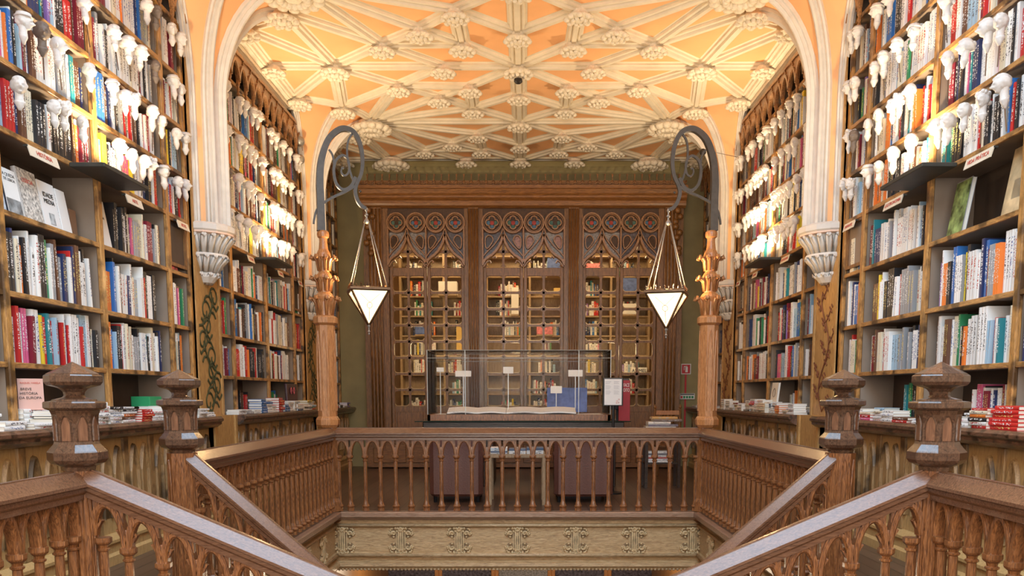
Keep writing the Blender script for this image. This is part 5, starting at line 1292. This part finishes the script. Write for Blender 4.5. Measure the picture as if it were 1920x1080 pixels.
# leather seats and the low table between them
for s, (pa, pb) in ((-1, (805, 905)), (1, (1036, 1150))):
    y = 9.85; a0 = ony(pa, 900, y)[0]; a1 = ony(pb, 900, y)[0]
    r = thing('armchair', 'brown leather armchair seen from behind the balustrade, %s one' % SN[s], 'armchair', ((a0+a1)/2, y+.35, 0), 'brown leather armchairs')
    if s > 0: a0 += .02; a1 -= .0
    MB().bbox(a0, a1, y, y+.16, .07, .80, .05).build('backrest', 'leather', r)
    MB().bbox(a0+.02, a1-.02, y+.17, y+.72, .09, .42, .05).build('seat', 'leather', r)
    for x in (a0, a1-.11): MB().bbox(x, x+.11, y+.17, y+.70, .425, .56, .03).build('armrest', 'leather', r)
    for x, yy in ((a0+.06, y+.08), (a1-.06, y+.08), (a0+.06, y+.64), (a1-.06, y+.64)): MB().lathe([(.02, 0), (.025, .09)], (x, yy, 0), 8).build('leg', 'black', r)
r = thing('side_table', 'small pale wooden table with books between the leather armchairs', 'table', (0, 9.9, 0))
tx0, tx1 = -.335, .315; ty0, ty1 = 9.62, 10.2
MB().bbox(tx0, tx1, ty0, ty1, .54, .58, .006).build('table_top', 'lightwood', r)
for x in (tx0, tx1-.04):
    for y in (ty0, ty1-.04): MB().bbox(x, x+.04, y, y+.04, 0, .54, .004).build('leg', 'lightwood', r)
tb = random.Random(9)
for k, (x, n) in enumerate(((-.31, 4), (-.10, 3), (.10, 4))):
    z = .581
    for j in range(n):
        t = tb.uniform(.014, .022); c = tb.choice([(.75, .75, .72), (.08, .12, .2), (.5, .5, .5), (.7, .7, .68)])
        ob = books_object('book', [dict(o=(x, 9.66, z), a=(0, 0, 1), u=(1, 0, 0), n=(0, -1, 0), t=t*.97, h=.19, d=.26, c=c, ink=(.1, .1, .1))]); ob.location = (0, 0, 0); z += t
        tag(ob, 'book lying %s in the %s pile on the low table' % ('bottom' if j == 0 else ordn(j+1)+' up', ('left', 'middle', 'right')[k]), 'book', 'books on the low table')
# chair, stool with books, wall signs on the right
def sidechair(x, y, lab):
    r = thing('side_chair', lab, 'chair', (x, y, 0)); w = .20
    for sx in (-1, 1):
        MB().lathe([(.02, 0), (.022, 1.02), (.014, 1.03), (.026, 1.05), (.02, 1.075), (.004, 1.10)], (x+sx*w, y+.2, 0), 8).build('back_post', 'screen', r); MB().lathe([(.018, 0), (.022, .44)], (x+sx*w, y-.2, 0), 8).build('leg', 'screen', r)
    MB().bbox(x-w-.03, x+w+.03, y-.23, y+.23, .44, .48, .01).build('seat', 'screen', r); MB().bbox(x-w, x+w, y+.19, y+.215, .93, 1.0, .006).build('top_rail', 'column', r)
    mb = MB()
    for k in range(3):
        cx_ = x-w+.4*(k+.5)/3; mb.tube([(cx_-.06, y+.2, .62), (cx_-.06, y+.2, .80), (cx_-.03, y+.2, .88), (cx_, y+.2, .92), (cx_+.03, y+.2, .88), (cx_+.06, y+.2, .80), (cx_+.06, y+.2, .62)], .009, 5)
    mb.build('lancet_splat', 'screen', r); return r
sidechair(2.34, 13.4, 'dark carved wooden chair by the olive wall, right')
st_ = thing('stool', 'low dark stool carrying the pile of big books, right', 'stool', (1.92, 11.6, 0)); MB().bbox(1.66, 2.2, 11.4, 11.8, .72, .76, .006).build('seat', 'dark', st_)
for x in (1.69, 2.13):
    for y in (11.43, 11.73): MB().box(x, x+.04, y, y+.04, 0, .72).build('leg', 'dark', st_)
MB().box(1.7, 2.15, 11.45, 11.76, .32, .34).build('shelf', 'dark', st_)
z = .761
for j, (x, w, t, c) in enumerate(((1.70, .42, .035, (.75, .72, .66)), (1.70, .40, .03, (.70, .66, .58)), (1.73, .40, .03, (.20, .18, .24)), (1.73, .30, .035, (.78, .75, .70)), (1.80, .38, .035, (.22, .15, .12)), (1.78, .34, .03, (.62, .36, .12)))):
    ob = books_object('book', [dict(o=(x, 11.45, z), a=(0, 0, 1), u=(1, 0, 0), n=(0, -1, 0), t=t*.97, h=w, d=.27, c=c, ink=(.4, .4, .4))]); z += t
    tag(ob, 'large book lying %s on the stool behind the balustrade, right' % ('bottom', 'second up', 'third up', 'fourth up', 'fifth up', 'topmost')[j], 'book', 'big books on the stool')
z = .342
for j in range(6):
    ob = books_object('book', [dict(o=(1.74, 11.47, z), a=(0, 0, 1), u=(1, 0, 0), n=(0, -1, 0), t=.024, h=.32, d=.24, c=((.8, .79, .77), (.75, .75, .75), (.5, .1, .08), (.8, .79, .77), (.15, .15, .18), (.8, .78, .74))[j], ink=(.2, .2, .2))]); z += .025
    tag(ob, 'book lying %s on the lower shelf of the dark stool' % ('bottom', 'second up', 'third up', 'fourth up', 'fifth up', 'topmost')[j], 'book', 'books on the lower stool shelf')
yw = YB-.02
cx_, cz_ = ony(1286, 692, yw)
r = thing('extinguisher_sign', 'red and white fire extinguisher sign on a red post', 'sign', (cx_, yw, .5))
MB().box(cx_-.085, cx_+.085, yw-.012, yw-.004, cz_-.09, cz_+.09).build('plate', 'white', r); MB().box(cx_-.07, cx_+.07, yw-.015, yw-.012, cz_-.075, cz_+.075).build('red_field', 'red', r)
mb = MB(); mb.box(cx_-.012, cx_+.030, yw-.018, yw-.015, cz_-.055, cz_+.035); mb.box(cx_-.002, cx_+.02, yw-.018, yw-.015, cz_+.035, cz_+.055); mb.box(cx_-.035, cx_+.01, yw-.018, yw-.015, cz_+.038, cz_+.05); mb.box(cx_-.04, cx_-.03, yw-.018, yw-.015, cz_-.02, cz_+.045)
mb.build('extinguisher_symbol', 'white', r); MB().box(cx_-.015, cx_+.015, yw-.004, yw+.012, .5, cz_+.03).build('red_post', 'red', r)
c2, z2 = ony(1288, 743, yw); 
r = thing('safety_sign', 'small white safety sign strip with green pictograms', 'sign', (c2, yw, z2)); MB().box(c2-.13, c2+.13, yw-.026, yw-.018, z2-.05, z2+.05).build('plate', 'white', r)
MB().box(c2-.12, c2+.12, yw-.028, yw-.026, z2+.025, z2+.042).build('black_stripe', 'ink', r)
for k in range(5): MB().box(c2-.115+.047*k, c2-.08+.047*k, yw-.028, yw-.026, z2-.035, z2+.005).build('pictogram', 'red' if k == 0 else 'greensign', r)
# small spot lamps and dome camera high on the left and right
for px, py, Y in ((562, 265, 12.3), (562, 299, 12.3)):
    x, z = ony(px, py, Y)
    r = thing('spot_lamp', 'small chrome spot lamp on the %s end of the middle left frieze' % ('upper' if py < 280 else 'lower'), 'lamp', (x, Y, z), 'chrome spot lamps'); MB().sphere((x, Y, z), .07, 12, 8).build('lamp_head', 'silver', r); MB().tube([(x, Y, z), (-XW+.0, Y+.02, z+.02)], .012, 6).build('arm', 'black', r)
x, z = ony(1318, 285, 12.0); r = thing('dome_camera', 'small black dome camera under the ceiling at the right', 'camera', (x, 12, z)); MB().sphere((x, 12, z), .045, 10, 7).build('dome', 'black', r); MB().tube([(x, 12, z+.03), (XW-.1, 12.35, z+.03)], .004, 6, (0, 0, 1)).build('mount', 'silver', r)
mb = MB(); o = mb.lathe([(.05, 5.0), (.05, 4.97), (.03, 4.95), (.002, 4.945)], (0, C1-.03, 0), 12).build('smoke_detector', 'black'); tag(o, 'tiny dark detector on the central ceiling boss', 'detector')
# ================================================================ LOWER FLOOR, glimpsed under the fascia
YL = 13.4
w = MB().box(-3.5, 3.5, YL+.1, YL+.2, -4.2, -.7); w.build('wall_lower', 'caseback')['kind'] = 'structure'
lw = thing('shop_front', 'lower floor glazed cabinet fronts glimpsed under the pale fascia', 'cabinet', (0, YL, -4))
for i in range(7):
    xa = -3.1+i*.9
    for x in (xa, xa+.84): MB().bbox(x, x+.06, YL-.06, YL, -4, -1.0, .01).build('frame_post', 'column', lw)
    MB().bbox(xa, xa+.9, YL-.06, YL, -1.2, -1.0, .01).build('frame_head', 'screen', lw); MB().box(xa+.06, xa+.84, YL-.03, YL-.02, -4, -1.2).build('glass_front', 'sg_mauve' if i % 3 else 'sg_pale', lw)
for s in (-1, 1): MB().box(s*2.1, s*2.2, 5, 13.4, -4, -.65).build('wall_lower_%s' % SN[s], 'screen')['kind'] = 'structure'
for x in (-1.2, 1.2): 
    t = thing('ceiling_lamp', 'round lamp under the gallery on the lower floor, %s' % ('left' if x < 0 else 'right'), 'lamp', (x, 11, -.9), 'lower floor lamps'); MB().lathe([(.04, -.72), (.10, -.78), (.12, -.84), (.002, -.9)], (x, 11, 0), 14).build('lamp_shade', 'lamp', t); point('lower_light', (x, 11.0, -1.1), .1, 60, (1, .8, .55))
# ================================================================ LIGHT
area('skylight', (0, 2.7, 6.25), 3.6, SKYE, (.46, .73, 1.0), (0, 0, 0), 7.4)
area('front_window', (0, -2.45, 2.6), 4.4, WINE, (1.0, .93, .84), (pi/2, 0, 0), 3.8)
wd = bpy.data.worlds.new('world'); bpy.context.scene.world = wd; wd.use_nodes = True
wd.node_tree.nodes['Background'].inputs[0].default_value = (.85, .92, 1, 1); wd.node_tree.nodes['Background'].inputs[1].default_value = 1.0
sc = bpy.context.scene; sc.view_settings.view_transform = 'Standard'; sc.view_settings.look = 'None'; sc.view_settings.exposure = EXPO; sc.view_settings.gamma = 1
sc.view_settings.use_curve_mapping = False
sc.cycles.max_bounces = 8; sc.cycles.diffuse_bounces = 4; sc.cycles.transparent_max_bounces = 16; sc.cycles.sample_clamp_indirect = 6; sc.cycles.use_denoising = True; sc.cycles.caustics_reflective = False; sc.cycles.caustics_refractive = False
for o in list(bpy.data.objects):
    if '_w' in o.keys(): del o['_w']
